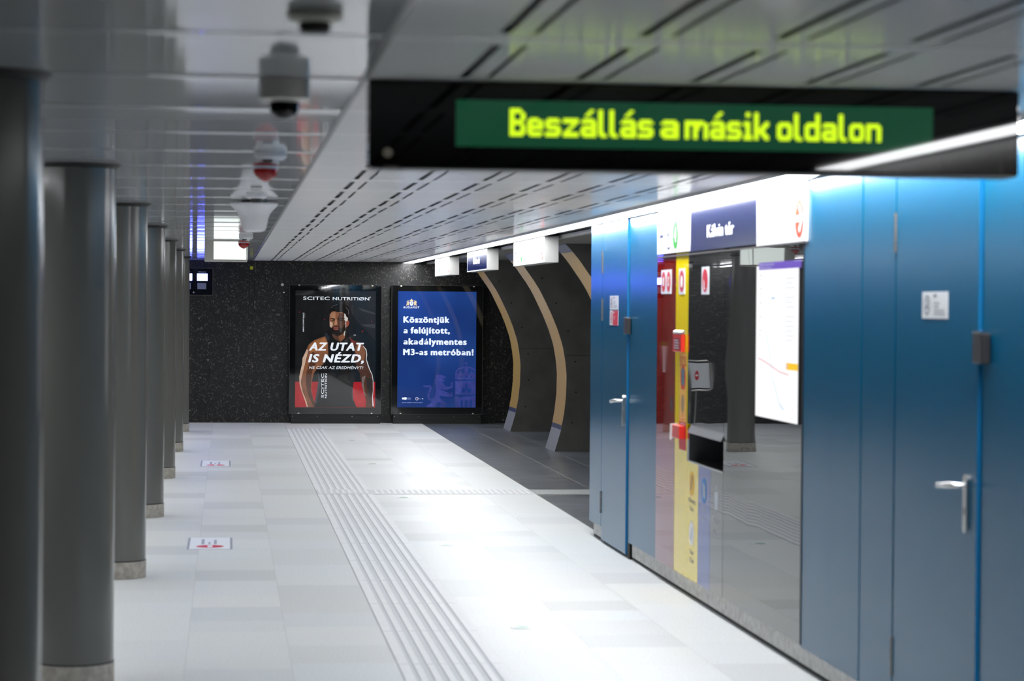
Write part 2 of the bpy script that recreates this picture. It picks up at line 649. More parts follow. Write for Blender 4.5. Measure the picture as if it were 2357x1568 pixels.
for k in range(9):
    mb.box(0.86 + k * .055, 0.885 + k * .055, 22.44, 22.96, 0.0056, 0.007, TACTILE)
mb.build('cross_guide_strip', fl)
mb = MB()
mb.box(2.888, 6.4, 22.42, 22.98, 0, 0.002, DARK_BAND)
mb.box(2.888, 6.4, 22.38, 22.42, 0, 0.0025, DARK_GROUT)
mb.build('light_cross_band', fl)

# ---- walls
wb = struct('wall_back', (1, BACK, 0), 'polished dark granite end wall with pale crystals', 'wall')
mb = MB()
GX = [-4.4, -3.2, -2.0, -0.8, -0.27, 0.405, 0.845, 1.6, 2.35, 3.1, 3.9, 4.9, 5.7, 6.6]
for i in range(len(GX) - 1):
    for z0, z1 in ((0.0, 1.64), (1.643, 2.5)):
        mb.box(GX[i] + .0008, GX[i + 1] - .0008, BACK, BACK + 0.04, z0, z1, GRANITE)
mb.build('granite_slabs', wb)
MB().box(-4.4, 6.6, BACK + .04, BACK + .1, -0.1, 2.6, VOID).build('wall_core', wb)
wl = struct('wall_left', (-4.3, 18, 0), 'dark wall beyond the columns', 'wall')
MB().box(-4.4, -4.3, -2.2, BACK, 0, 2.6, pbr('dark_left_wall', (40, 41, 43), 0.5)).build('wall_face', wl)
MB().box(-4.4, 6.6, -2.3, -2.2, 0, 2.6, pbr('dark_front_wall', (20, 20, 21), 0.7)).build('wall_face', struct('wall_front', (0, -2.2, 0), 'dark wall at the near end of the hall', 'wall'))
MB().box(6.5, 6.6, -2.2, BACK, 0, 2.6, pbr('dark_far_wall', (26, 26, 27), 0.6)).build('wall_face', struct('wall_platform', (6.5, 18, 0), 'dark wall beyond the arched ribs', 'wall'))

# ---- ceiling
ce = struct('ceiling', (0, 18, CEIL), 'glossy grey metal panel ceiling, paler and slotted on the right', 'ceiling')
SEAM0, PITCH = 11.28, 1.11


def pan(mb, x0, x1, y0, y1, z, mat, bow, tilt, tw, nx=10):
    """one metal pan: gently bowed, edges rolled up"""
    e = 0.05
    ys = [y0 + .002, y0 + .012, y0 + .03, y0 + e] + [y0 + e + (y1 - y0 - 2 * e) * k / 8 for k in range(1, 8)] + [y1 - e, y1 - .03, y1 - .012, y1 - .002]
    xs = [x0 + (x1 - x0) * k / nx for k in range(nx + 1)]
    vs = []
    ph = random.random() * 6
    for yy in ys:
        s = (yy - y0) / (y1 - y0) * 2 - 1
        d = max(0.0, e - min(yy - y0, y1 - yy)) / e
        for xx in xs:
            t = (xx - x0) / (x1 - x0) * 2 - 1
            zz = z - bow * (1 - s * s) + tilt * s + tw * s * t + 0.0022 * d * d + 0.00018 * math.sin(xx * 2.1 + ph + 3 * s)
            vs.append((xx, yy, zz))
    n = nx + 1
    fs = [(k * n + i, (k + 1) * n + i, (k + 1) * n + i + 1, k * n + i + 1) for k in range(len(ys) - 1) for i in range(nx)]
    mb.add(vs, fs, mat)


def slotted(mb, y0, y1, bow, tilt):
    """one pale pan, 0.384 to 2.575 wide, with pairs of slots cut in the middle of its length"""
    L = y1 - y0
    j = random.uniform(-.006, .006)
    xs = [0.384]
    cut = []
    for pr in range(6):
        g0 = 0.630 + 0.325 * pr + j
        for a, b in ((g0, g0 + .026), (g0 + .077, g0 + .092)):
            xs += [a, b]; cut.append(a)
    xs.append(2.575)
    e = .05
    ys = [y0 + .002, y0 + .012, y0 + .03, y0 + e, y0 + L * .12, y0 + L * .25, y0 + L * .38, y0 + L * .5, y0 + L * .62, y0 + L * .75, y0 + L * .88, y1 - e, y1 - .03, y1 - .012, y1 - .002]
    vs = []
    for yy in ys:
        q = (yy - y0) / L * 2 - 1
        d = max(0.0, e - min(yy - y0, y1 - yy)) / e
        for xx in xs:
            vs.append((xx, yy, CEIL - bow * (1 - q * q) + tilt * q + .0028 * d * d))
    n = len(xs)
    fs = []
    for k in range(len(ys) - 1):
        for i in range(n - 1):
            if xs[i] in cut and 4 <= k <= 9:
                continue
            fs.append((k * n + i, (k + 1) * n + i, (k + 1) * n + i + 1, k * n + i + 1))
    mb.add(vs, fs, CEIL_R)


SEAMS = [SEAM0 + PITCH * k for k in range(-12, 23)]
SEAMS = [s for s in SEAMS if s < BACK] + [BACK]
mb = MB(); mr = MB()
for k in range(len(SEAMS) - 1):
    y0, y1 = SEAMS[k], SEAMS[k + 1]
    pan(mb, -4.35, 0.372, y0, y1, CEIL, CEIL_L, random.uniform(0.0001, 0.0007), random.uniform(-0.0012, 0.0012), random.uniform(-0.0004, 0.0004), 16)
    bow, tilt = random.uniform(0.0001, 0.0006), random.uniform(-0.0008, 0.0008)
    slotted(mr, y0, y1, bow, tilt)
mb.build('glossy_grey_panels', ce, smooth=True)
mr.build('slotted_pale_panels', ce, smooth=True)
mb = MB()
mb.box(-4.4, 6.6, -2.2, BACK + .1, CEIL + .014, CEIL + .16, SLOT)
mb.build('ceiling_void', ce)
mb = MB()
for k in range(52):
    y0 = 18.6 + k * 0.34
    if y0 + 0.32 < BACK:
        mb.box(3.05, 6.5, y0, y0 + 0.315, 2.40, 2.42, SLAT)
mb.build('passage_slats', ce)
t1 = struct('trim_1', (0.378, 18, CEIL), 'dark joint line between the grey and the pale ceiling', 'trim')
MB().box(0.370, 0.386, -2.2, BACK, CEIL - .004, CEIL + .03, pbr('joint_metal', (66, 66, 66), 0.35)).build('joint_profile', t1)
t2 = struct('trim_2', (2.98, 27, CEIL), 'pale rail behind the light line over the passage', 'trim')
MB().box(2.955, 3.03, 18.6, BACK, 2.375, 2.3995, pbr('rail_paint', (206, 206, 206), 0.35)).build('rail', t2)

# ---- light lines
ll = thing('light_line', (2.67, 20, 2.36), 'long white light line along the ceiling above the blue wall', 'light')
MB().box(2.60, 2.762, 3.0, 35.95, 2.386, 2.394, GLOW_LED).build('diffuser', ll)
mb = MB()
mb.box(2.578, 2.598, 3.0, 35.95, 2.384, 2.3985, pbr('light_profile', (190, 192, 194), 0.4))
mb.box(2.764, 2.782, 3.0, 35.95, 2.384, 2.3985, MATS['light_profile'])
mb.box(2.598, 2.764, 3.0, 35.95, 2.3942, 2.3985, MATS['light_profile'])
mb.build('profile', ll)
l2 = thing('light_line', (-1.7, 20, 2.36), 'light line on the far side of the columns, seen only mirrored', 'light')
MB().box(-2.10, -1.80, 9.5, 35.9, 2.374, 2.386, GLOW_LED_LEFT).build('diffuser', l2)
MB().box(-2.12, -1.78, 9.5, 35.9, 2.386, 2.398, MATS['light_profile']).build('profile', l2)

# ================================================================== BLUE WALL (right)
wr = struct('wall_right', (WALL, 12, 0), 'satin blue panelled wall of the service kiosk', 'wall')


def panel(y0, y1, x=WALL, z0=0.11, z1=2.388):
    m = MB()
    m.box(x, x + 0.03, y0 + .004, y1 - .004, z0, z1, BLUE)
    d = random.uniform(-.0012, .0026)          # no two panels hang exactly flush
    m.v = [(q[0] + (d if q[1] < (y0 + y1) / 2 else 0), q[1], q[2]) for q in m.v]
    return m.build('panel', wr, bevel=0.003)


for y0, y1, x in ((17.896, 18.47, WALL), (16.125, 16.755, WALL + .011), (15.575, 16.125, WALL + .009), (10.985, 11.53, WALL), (10.44, 10.985, WALL - .003), (9.911, 10.44, WALL),
                  (7.62, 8.757, WALL + .011)):
    panel(y0, y1, x)
mb = MB()
mb.box(3.3, 4.2, 0.5, 18.4, 0, 2.42, BLUE_DARK)
mb.box(2.83, 3.3, 18.36, 18.44, 0, 2.42, BLUE)
mb.box(2.825, 2.84, 14.95, 18.44, 0.0, 2.40, BLUE_DARK)
mb.box(2.825, 2.84, 0.5, 13.38, 0.0, 2.40, BLUE_DARK)
mb.build('backing', wr)
MB().box(WALL + .002, WALL + .03, 0.6, 7.615, 0.11, 2.388, GRANITE).build('added_dark_facing', wr)  # unseen dark facing, added to cut blue bounce onto the nearest column
bs = struct('baseboard_right', (2.82, 12, 0), 'pale stone plinth under the blue wall', 'baseboard')
for y0, y1 in ((17.9, 18.4), (15.5, 16.62), (13.4, 15.5), (11.45, 13.4), (9.91, 11.45), (7.0, 8.76), (5.0, 7.0), (3.0, 5.0), (0.6, 3.0)):
    MB().box(2.815, 2.828, y0 + .002, y1 - .002, 0.019, 0.112, PLINTH).build('plinth_block', bs)
MB().box(2.819, 2.83, 0.6, 18.4, 0, 0.018, pbr('shadow_gap', (34, 34, 34), 0.7)).build('shadow_gap', bs)
MB().box(2.80, 2.822, 16.64, 16.735, 0.0, 0.108, BLACK).build('dark_niche', bs)


def door(name, y0, y1, label, latch_y, hinges):
    """hinges at the far edge y1, lever at the near edge y0"""
    d = struct(name, (WALL, (y0 + y1) / 2, 0), label, 'door')
    m = MB()
    m.box(WALL, WALL + .03, y0 + .006, y1 - .010, 0.022, 2.388, BLUE)
    m.build('leaf', d, bevel=0.003)
    m = MB()
    m.box(WALL + .0004, WALL + .028, y0 + .0045, y0 + .0062, 0.024, 2.386, BLUE_EDGE)
    m.build('edge_strip', d, label='bright blue edge of the door leaf')
    for z in hinges:
        m = MB()
        for a, b in ((-.083, -.045), (-.042, .042), (.045, .083)):
            m.lathe([(0.0, z + a), (0.008, z + a), (0.008, z + b), (0.0, z + b)], WALL - .001, y1 - .001, STEEL_GREY, 12)
        m.build('hinge', d, smooth=True)
    h = MB()
    # long rounded backplate
    pts = []
    for k in range(13):
        t = math.pi * k / 12
        pts.append((latch_y + .021 * math.cos(t), 1.118 + .021 * math.sin(t)))
    for k in range(13):
        t = math.pi + math.pi * k / 12
        pts.append((latch_y + .021 * math.cos(t), 0.938 + .021 * math.sin(t)))
    h.prism(pts, 'x', WALL - .012, WALL, CHROME)
    hp = h.build('door_handle', d)
    m = MB()
    m.tube([(WALL - .012, latch_y, 1.098), (WALL - .056, latch_y, 1.098), (WALL - .066, latch_y + .012, 1.098), (WALL - .068, latch_y + .06, 1.094), (WALL - .064, latch_y + .17, 1.086), (WALL - .05, latch_y + .185, 1.086)],
           [.011, .011, .012, .012, .012, .010], CHROME, 12)
    m.build('lever', hp, smooth=True)
    m = MB()
    m.disc(on_right(WALL - .012), latch_y, 1.0, .008, .016, BLACK, .0006)
    m.build('keyhole', hp)
    return d


def notice(parent, y0, y1, z0, z1, x, red=False, label=None):
    """printed door notice: pictogram in an oval on the far side, lines of print"""
    m = MB()
    m.box(x - .002, x, y0, y1, z0, z1, SIGN_WHITE)
    fr = on_right(x - .002)
    w, h = y1 - y0, z1 - z0
    if red:
        m.rect(fr, y0, z0 + .001, y0 + w * .62, z1 - .001, INK_RED, .0004)
    oc = y1 - w * .2
    m.disc(fr, oc, z0 + h / 2, w * .13, h * .36, INK_RED if red else INK_GREY, .0006, hole=.84)
    m.stroke(fr, [(oc + w * .06, z0 + h * .35), (oc, z0 + h * .5), (oc - w * .05, z0 + h * .62)], w * .03, INK_RED if red else INK_GREY, .0008)
    m.stroke(fr, [(oc, z0 + h * .5), (oc - w * .06, z0 + h * .34)], w * .03, INK_RED if red else INK_GREY, .0008)
    m.disc(fr, oc, z0 + h * .68, w * .03, h * .06, INK_RED if red else INK_GREY, .0008)
    ink = SIGN_WHITE if red else INK_GREY
    for k, (a, b, t) in enumerate(((.42, .54, .1), (.3, .54, .035), (.34, .54, .03), (.12, .54, .03), (.1, .54, .03))):
        zz = z1 - h * (.2, .45, .58, .72, .84)[k]
        if red and k > 2:
            break
        m.rect(fr, y0 + w * a, zz, y0 + w * b, zz + h * t, ink, .0008)
    return m.build('notice', parent, label=label)


def lock_box(loc, label):
    t = thing('contact_box', loc, label, 'box')
    y, z = loc[1], loc[2]
    MB().box(WALL - .03, WALL + .008, y - .05, y + .05, z, z + .112, pbr('dark_grey_box', (44, 43, 44), 0.35)).build('housing', t, bevel=.004)
    MB().box(WALL - .031, WALL - .001, y - .051, y + .051, z + .112, z + .119, CHROME).build('cap', t, label='bright metal cap')
    return t


d1 = door('door_1', 8.768, 9.905, 'near blue service door with lever handle', 8.885, (0.30, 2.085))
notice(d1, 9.157, 9.504, 1.727, 1.834, WALL, label='white notice with an oval pictogram')
d2 = door('door_2', 16.757, 17.89, 'far blue service door with a white and a red notice', 16.88, (0.30, 1.74, 2.095))
notice(d2, 17.152, 17.525, 1.742, 1.843, WALL, label='white notice with an oval pictogram')
notice(d2, 17.152, 17.525, 1.628, 1.736, WALL, True, label='red and white notice')
lock_box((WALL, 8.70, 1.564), 'dark grey contact box right of the near door by the lever')
lock_box((WALL, 16.69, 1.572), 'dark grey contact box between the far door and the red cabinet')

# ---- station sign over the glass front
X_SIGN = 2.778
ks = thing('station_sign', (X_SIGN, 13.35, 2.1), 'long wall sign with station name over the dark glass front', 'sign')


def arrow_left(m, fr, u, v, s, mat):      # points to the far end of the hall (+u)
    m.stroke(fr, [(u - s * .1, v + s * .62), (u + s * .5, v), (u - s * .1, v - s * .62)], s * .16, mat)
    m.rect(fr, u - s * .6, v - s * .09, u + s * .45, v + s * .09, mat)


class Mirror:
    """print frame that reads left to right for someone facing the right-hand wall"""
    def __init__(self, x):
        self.x = x

    def __call__(self, u, v, l):
        return (self.x - l, -u, v)        # u runs toward the camera


def line_signs(m, x, y_arrow, y_m3, y_4, z, r, fr):
    arrow_left(m, on_right(x), y_arrow, z, r * 1.2, INK_NAVY)
    m.disc(fr, -y_m3, z, r, r, INK_NAVY, .001, hole=.86)
    m.text(fr, 'M3', -y_m3 - r * .55, z - r * .3, r * 1.1, r * .6, INK_NAVY, .0015, bold=.02)
    m.disc(fr, -y_4, z, r, r, INK_GREEN, .001)
    m.text(fr, '4', -y_4 - r * .36, z - r * .5, r * .72, r * 1.0, INK_WHITE, .002, bold=.04)


def exit_signs(m, x, y_text, y_icon, y_arrow, z, r, fr):
    m.disc(fr, -y_arrow, z, r, r, INK_ORANGE, .001)
    m.stroke(fr, [(-y_arrow + r * .0, z + r * .66), (-y_arrow + r * .72, z), (-y_arrow + r * .0, z - r * .66)], r * .3, INK_WHITE, .002)
    m.rect(fr, -y_arrow - r * .95, z - r * .16, -y_arrow + r * .66, z + r * .16, INK_WHITE, .002)
    m.text(fr, 'Kijárat', -y_text - r * 1.5, z + r * .12, r * 2.7, r * .62, INK_SILVER, .001)
    m.text(fr, 'Exit', -y_text + r * .1, z - r * .92, r * 1.2, r * .62, INK_SILVER, .001)
    m.disc(fr, -y_icon, z - r * .45, r * .55, r * .62, INK_SILVER, .001, hole=.86)
    m.rect(fr, -y_icon - r * .3, z - r * .5, -y_icon + r * .3, z - r * .42, INK_SILVER, .001)
    m.stroke(fr, [(-y_icon - r * .25, z - r * .2), (-y_icon, z + r * .0), (-y_icon + r * .25, z - r * .2)], r * .1, INK_SILVER, .001)


Y_WR, Y_BR = 14.39, 12.55
FR = Mirror(X_SIGN)
m = MB().box(X_SIGN, WALL - .001, Y_WR + .002, 15.52, 2.105, 2.345, SIGN_WHITE)
line_signs(m, X_SIGN, 15.365, 15.11, 14.88, 2.218, 0.092, FR)
m.build('direction_panel', ks, label='white panel with arrow and metro line circles')
m = MB().box(X_SIGN, WALL - .001, Y_BR + .002, Y_WR - .002, 2.10, 2.345, SIGN_NAVY)
m.text(FR, 'Kálvin tér', -13.875, 2.172, 0.75, 0.075, INK_WHITE, .0015, bold=.025)
m.build('name_panel', ks, label='navy panel with the white station name')
m = MB().box(X_SIGN, WALL - .001, 11.45, Y_BR - .002, 2.09, 2.345, SIGN_WHITE)
exit_signs(m, X_SIGN, 12.12, 11.85, 11.59, 2.203, 0.094, FR)
m.build('exit_panel', ks, label='white panel with an orange arrow circle')
m = MB().box(X_SIGN + .006, WALL - .001, 11.45, 15.52, 2.345, 2.383, SIGN_WHITE)
m.build('top_cover', ks)
MB().box(X_SIGN + .002, WALL - .001, 11.455, 15.515, 2.082, 2.0895, STEEL_GREY).build('lower_rail', ks)

# ---- fire hose cabinet (dark red glass)
fc = thing('fire_hose_cabinet', (WALL, 15.24, 0.12), 'tall dark red glass cabinet beside the blue panels', 'cabinet')
MB().box(WALL, WALL + .03, 14.915, 15.57, 0.118, 2.10, RED_GLASS).build('door', fc)


def pictogram(parent, y0, y1, z0, z1, kind, label):
    m = MB().box(WALL - .003, WALL, y0, y1, z0, z1, SIGN_WHITE)
    fr = on_right(WALL - .003)
    c, z, w = (y0 + y1) / 2, (z0 + z1) / 2, min(y1 - y0, (z1 - z0)) / 2 * .84
    wy = (y1 - y0) / 2 * .8
    if kind == 'ring':
        m.disc(fr, c, z, wy, w, INK_RED, .0005)
        m.disc(fr, c, z, wy * .55, w * .55, INK_WHITE, .001)
    elif kind == 'ban':
        m.disc(fr, c, z, wy, w, INK_RED, .0005)
        m.flat(fr, [(c + wy * .5, z + w * .2), (c - wy * .3, z - w * .75), (c + wy * .4, z - w * .75)], INK_WHITE, .001)
        m.disc(fr, c - wy * .1, z - w * .45, wy * .22, w * .22, INK_RED, .0015)
    else:
        m.disc(fr, c, z, wy, w, INK_RED, .0005)
        m.rect(fr, c - wy * .35, z - w * .4, c + wy * .1, z + w * .5, INK_WHITE, .001)
        if kind == 'extinguisher':
            m.stroke(fr, [(c + wy * .35, z + w * .5), (c + wy * .45, z), (c + wy * .2, z - w * .5)], wy * .2, INK_WHITE, .001)
            m.rect(fr, c - wy * .2, z - w * .2, c, z + w * .3, INK_RED, .0015)
        else:
            m.disc(fr, c + wy * .25, z, wy * .3, w * .4, INK_WHITE, .001)
    return m.build('pictogram_sign', parent, label=label)


pictogram(fc, 15.245, 15.415, 1.848, 2.002, 'hose', 'white sign with a red fire hose disc')
pictogram(fc, 15.068, 15.238, 1.848, 2.002, 'extinguisher', 'white sign with a red extinguisher disc')


def finger_hole(parent, y, x=WALL):
    m = MB()
    m.disc(on_right(x), y, 1.15, .035, .045, BLACK, .0008)
    m.disc(on_right(x), y, 1.15, .035, .045, CHROME, .0012, hole=.9, a0=100, a1=260)
    return m.build('finger_hole', parent)


finger_hole(fc, 15.03)

# ---- SOS point (yellow glass)
sp = thing('emergency_call_point', (WALL, 14.7, 0.12), 'narrow yellow glass emergency call point lettered SOS', 'call point')
MB().box(WALL, WALL + .03, 14.503, 14.909, 0.118, 2.10, YEL_GLASS).build('front', sp)
pictogram(sp, 14.61, 14.80, 1.843, 2.003, 'ring', 'white sign with a red ring')
m = MB()
m.box(WALL - .025, WALL, 14.59, 14.87, 1.488, 1.598, RED_PLASTIC)
m.rect(on_right(WALL - .025), 14.63, 1.500, 14.85, 1.575, pbr('ink_dark_red', (150, 24, 34), .4), .0008)
for k in range(4):
    m.rect(on_right(WALL - .025), 14.66 + .02 * (k % 2), 1.508 + .016 * k, 14.82, 1.514 + .016 * k, INK_SILVER, .0014)
m.build('alarm_box', sp, bevel=.004)
m = MB()
m.prism([(WALL, 1.6), (WALL - .026, 1.6), (WALL - .022, 1.612), (WALL - .012, 1.62), (WALL, 1.622)], 'y', 14.588, 14.872, CHROME)
m.build('alarm_box_cover', sp, label='curved bright metal cover of the alarm box')
m = MB()
fr = Mirror(WALL)
m.rect(fr, -14.76, 1.06, -14.53, 1.482, INK_ORANGE_Y, .001)
m.text(fr, 'SOS', -14.745, 1.40, .2, .066, INK_RED, .002, bold=.0)
m.disc(fr, -14.645, 1.33, .085, .075, INK_ORANGE, .0015)
m.rect(fr, -14.69, 1.285, -14.60, 1.385, INK_TEAL, .002)
m.rect(fr, -14.71, 1.262, -14.58, 1.268, INK_ORANGE, .002)
for k in range(9):
    hh = .05 * math.sqrt(1 - ((k - 4) / 4.6) ** 2)
    zz = 1.165 + (k - 4) * .0125
    m.rect(fr, -14.645 - hh, zz, -14.645 + hh, zz + .007, INK_GREY, .002)
m.flat(fr, [(-14.66, 1.09), (-14.63, 1.09), (-14.645, 1.115)], INK_RED, .002)
m.rect(fr, -14.71, 1.070, -14.58, 1.075, INK_ORANGE, .002)
m.rect(fr, -14.76, 0.885, -14.53, 1.058, INK_RED, .001)
m.rect(fr, -14.72, 1.043, -14.57, 1.05, INK_SILVER, .002)
m.build('instruction_label', sp, label='orange and red instruction label')
MB().box(WALL - .035, WALL, 14.585, 14.82, 0.955, 1.035, RED_PLASTIC).build('call_box', sp, bevel=.004)
m = MB()
m.prism([(WALL, 1.04), (WALL - .042, 1.036), (WALL - .045, .945), (WALL - .038, .935), (WALL - .03, .95), (WALL, .95)], 'y', 14.825, 14.85, WHITE_PLASTIC)
m.build('call_box_flap', sp, label='clear white plastic flap of the lower red box')

# ---- recycling bin unit
rb = thing('recycling_bin', (WALL, 13.95, 0.12), 'built-in waste sorting unit with yellow, blue and grey fronts', 'bin')
m = MB()
m.box(WALL, WALL + .03, 14.142, 14.499, 0.118, 0.826, YEL_GLASS)
fr = Mirror(WALL)
m.disc(fr, -14.335, .70, .075, .075, INK_YELLOW, .001)
m.stroke(fr, [(-14.36, .66), (-14.335, .70), (-14.31, .75)], .02, INK_GREY, .002)
m.text(fr, 'Műanyag', -14.43, .585, .2, .028, INK_GREY, .001)
m.text(fr, 'Fém', -14.38, .535, .1, .028, INK_GREY, .001)
m.disc(fr, -14.33, .40, .075, .075, INK_WHITE, .001)
m.stroke(fr, [(-14.35, .36), (-14.33, .40), (-14.31, .44)], .014, INK_GREY, .002)
m.text(fr, 'Fém', -14.37, .275, .1, .028, INK_GREY, .001)
m.text(fr, 'Can', -14.38, .225, .12, .028, INK_GREY, .001)
m.build('plastic_front', rb, label='yellow front for plastic and metal')
m = MB().box(WALL, WALL + .03, 13.782, 14.138, 0.118, 0.826, BLUE_GLASS)
m.disc(fr, -13.96, .685, .075, .075, INK_BLUE, .001)
m.stroke(fr, [(-13.985, .73), (-13.965, .65)], .03, INK_SILVER, .002)
m.stroke(fr, [(-13.94, .72), (-13.935, .64)], .03, INK_SILVER, .002)
m.text(fr, 'Papír', -14.03, .565, .14, .032, INK_SILVER, .001)
m.text(fr, 'Paper', -14.03, .505, .14, .032, INK_SILVER, .001)
m.build('paper_front', rb, label='blue front for paper')
m = MB().box(WALL, WALL + .03, 13.418, 13.778, 0.118, 0.826, GREY_GLASS)
m.flat(fr, [(-13.65, .70), (-13.55, .71), (-13.555, .61), (-13.645, .60)], INK_SILVER, .001)
m.stroke(fr, [(-13.63, .72), (-13.57, .74)], .02, INK_SILVER, .001)
m.text(fr, 'Vegyes', -13.70, .53, .19, .034, INK_SILVER, .001)
m.text(fr, 'Mixed', -13.69, .46, .16, .034, INK_SILVER, .001)
m.build('mixed_front', rb, label='grey front for mixed waste')
m = MB()
m.box(WALL, 3.1, 14.44, 14.499, 0.83, 1.03, GREY_GLASS)
m.box(3.1, 3.12, 13.418, 14.499, 0.83, 1.04, VOID)
m.box(WALL + .03, 3.1, 13.418, 14.44, 0.826, 0.834, BLACK_FRAME)
m.box(WALL + .03, 3.1, 13.418, 14.44, 1.03, 1.04, VOID)
m.box(WALL + .03, 3.1, 13.416, 13.43, 0.835, 1.03, VOID)
m.build('waste_opening', rb, label='dark waste opening')
MB().box(WALL - .002, WALL + .03, 13.414, 14.44, 0.826, 0.835, CHROME).build('opening_sill', rb)
m = MB()
m.prism([(WALL - .018, 1.006), (WALL - .014, 1.004), (WALL + .012, 1.05), (WALL + .006, 1.054)], 'y', 13.414, 14.40, CHROME)
m.build('flap', rb, label='polished metal flap over the opening')
m = MB().box(WALL, WALL + .03, 13.418, 14.499, 1.056, 2.10, DARK_GLASS)
m.build('upper_panel', rb, label='dark mirror-like glass above the opening')
pictogram(rb, 13.87, 14.075, 1.84, 2.003, 'ban', 'white sign with a red no-fire disc')
finger_hole(rb, 14.43)

# ---- dark glass front with the lit map
gp = thing('glass_front', (WALL, 12.47, 0.12), 'large dark mirror-like glass panel left of the blue panels', 'glass panel')
m = MB().box(WALL, WALL + .03, 11.54, 13.41, 0.118, 2.085, DARK_GLASS)
m.build('pane', gp)
MB().box(WALL - .004, WALL + .03, 11.531, 11.539, 0.118, 2.085, BLACK_FRAME).build('edge_profile', gp)
mp_ = thing('map_case', (WALL, 12.1, 1.19), 'lit white map sheet with a purple heading on the dark glass', 'map')
m = MB().box(WALL - .008, WALL - .001, 11.60, 12.555, 1.192, 1.985, BLACK_FRAME)
m.build('case', mp_)
m = MB()
fr = Mirror(WALL - .008)
m.rect(fr, -12.555, 1.194, -11.602, 1.983, GLOW_MAP, .0005)
m.rect(fr, -12.50, 1.962, -11.55, 2.0, pbr('ink_purple', (70, 40, 130), .3, emit=(84, 50, 160), strength=.5), .0008)
m.text(fr, 'Metróvonalak', -12.48, 1.984, .34, .011, INK_SILVER, .001)
m.text(fr, 'Metro lines', -12.48, 1.968, .28, .011, INK_SILVER, .001)
FAINT = glow('map_print_faint', (226, 228, 232), 1.0)
FAINT_B = glow('map_print_blue', (150, 196, 236), 1.0)
FAINT_R = glow('map_print_red', (236, 190, 190), 1.0)
for k in range(14):
    zz = 1.93 - k * .024
    m.rect(fr, -12.49, zz, -12.42 - .02 * (k % 3), zz + .008, FAINT, .001)
    if k not in (3, 7):
        m.rect(fr, -11.88, zz - .02, -11.68 - .04 * (k % 2), zz - .014, FAINT, .001)
m.rect(fr, -12.2, 1.81, -12.12, 1.818, FAINT_B, .001)
m.stroke(fr, [(-12.5, 1.5), (-12.3, 1.48), (-12.0, 1.44), (-11.8, 1.43)], .008, FAINT_R, .001)
m.stroke(fr, [(-12.3, 1.62), (-12.2, 1.5), (-12.15, 1.4), (-12.0, 1.28), (-11.9, 1.25)], .008, FAINT_B, .001)
m.rect(fr, -11.86, 1.455, -11.604, 1.49, glow('map_print_yellow', (255, 205, 60), 1.0), .001)
m.rect(fr, -11.85, 1.46, -11.82, 1.485, FAINT_R, .0014)
m.build('map_sheet', mp_)

# ================================================================== HANGING SIGNS
for i, (y0, y1, kind, lab) in enumerate((
        (21.32, 23.66, 'lines', 'white hanging direction sign nearest the blue wall, under the light line'),
        (26.10, 28.29, 'name', 'navy hanging sign with the station name, middle of three under the light line'),
        (30.59, 32.72, 'lines', 'white hanging direction sign farthest away, beside the end wall'))):
    t = thing('hanging_sign', (2.84, (y0 + y1) / 2, 2.15), lab, 'sign', 'signs hanging under the light line')
    m = MB().box(2.80, 2.925, y0, y1, 2.152, 2.384, SIGN_SIDE)
    m.build('housing', t)
    fr = Mirror(2.80)
    m = MB()
    m.rect(fr, -y1 + .004, 2.154, -y0 - .004, 2.382, SIGN_WHITE, .0004)
    if kind == 'name':
        m.rect(fr, -y1 + .04, 2.166, -y0 - .02, 2.376, SIGN_NAVY, .002)
        m.text(fr, 'Kálvin tér', -27.56, 2.235, .74, .075, INK_WHITE, .003, bold=.03)
    else:
        line_signs(m, 2.80, y1 - .2, y1 - .42, y1 - .66, 2.272, .088, fr)
        exit_signs(m, 2.80, y0 + .68, y0 + .42, y0 + .15, 2.262, .088, fr)
    m.build('printed_face', t)

# ================================================================== ARCHED RIBS
ARC = [(0.0, 3.952), (.157, 3.998), (.27, 4.03), (.47, 4.066), (.68, 4.087), (.93, 4.092), (1.1, 4.075), (1.29, 4.04), (1.48, 3.978), (1.65, 3.908), (1.82, 3.826),
       (1.95, 3.76), (2.06, 3.69), (2.15, 3.625), (2.24, 3.562), (2.33, 3.485), (2.42, 3.40)]


def arc_x(z):
    for (z0, x0), (z1, x1) in zip(ARC, ARC[1:]):
        if z0 <= z <= z1:
            return x0 + (x1 - x0) * (z - z0) / (z1 - z0)
    return ARC[-1][1]


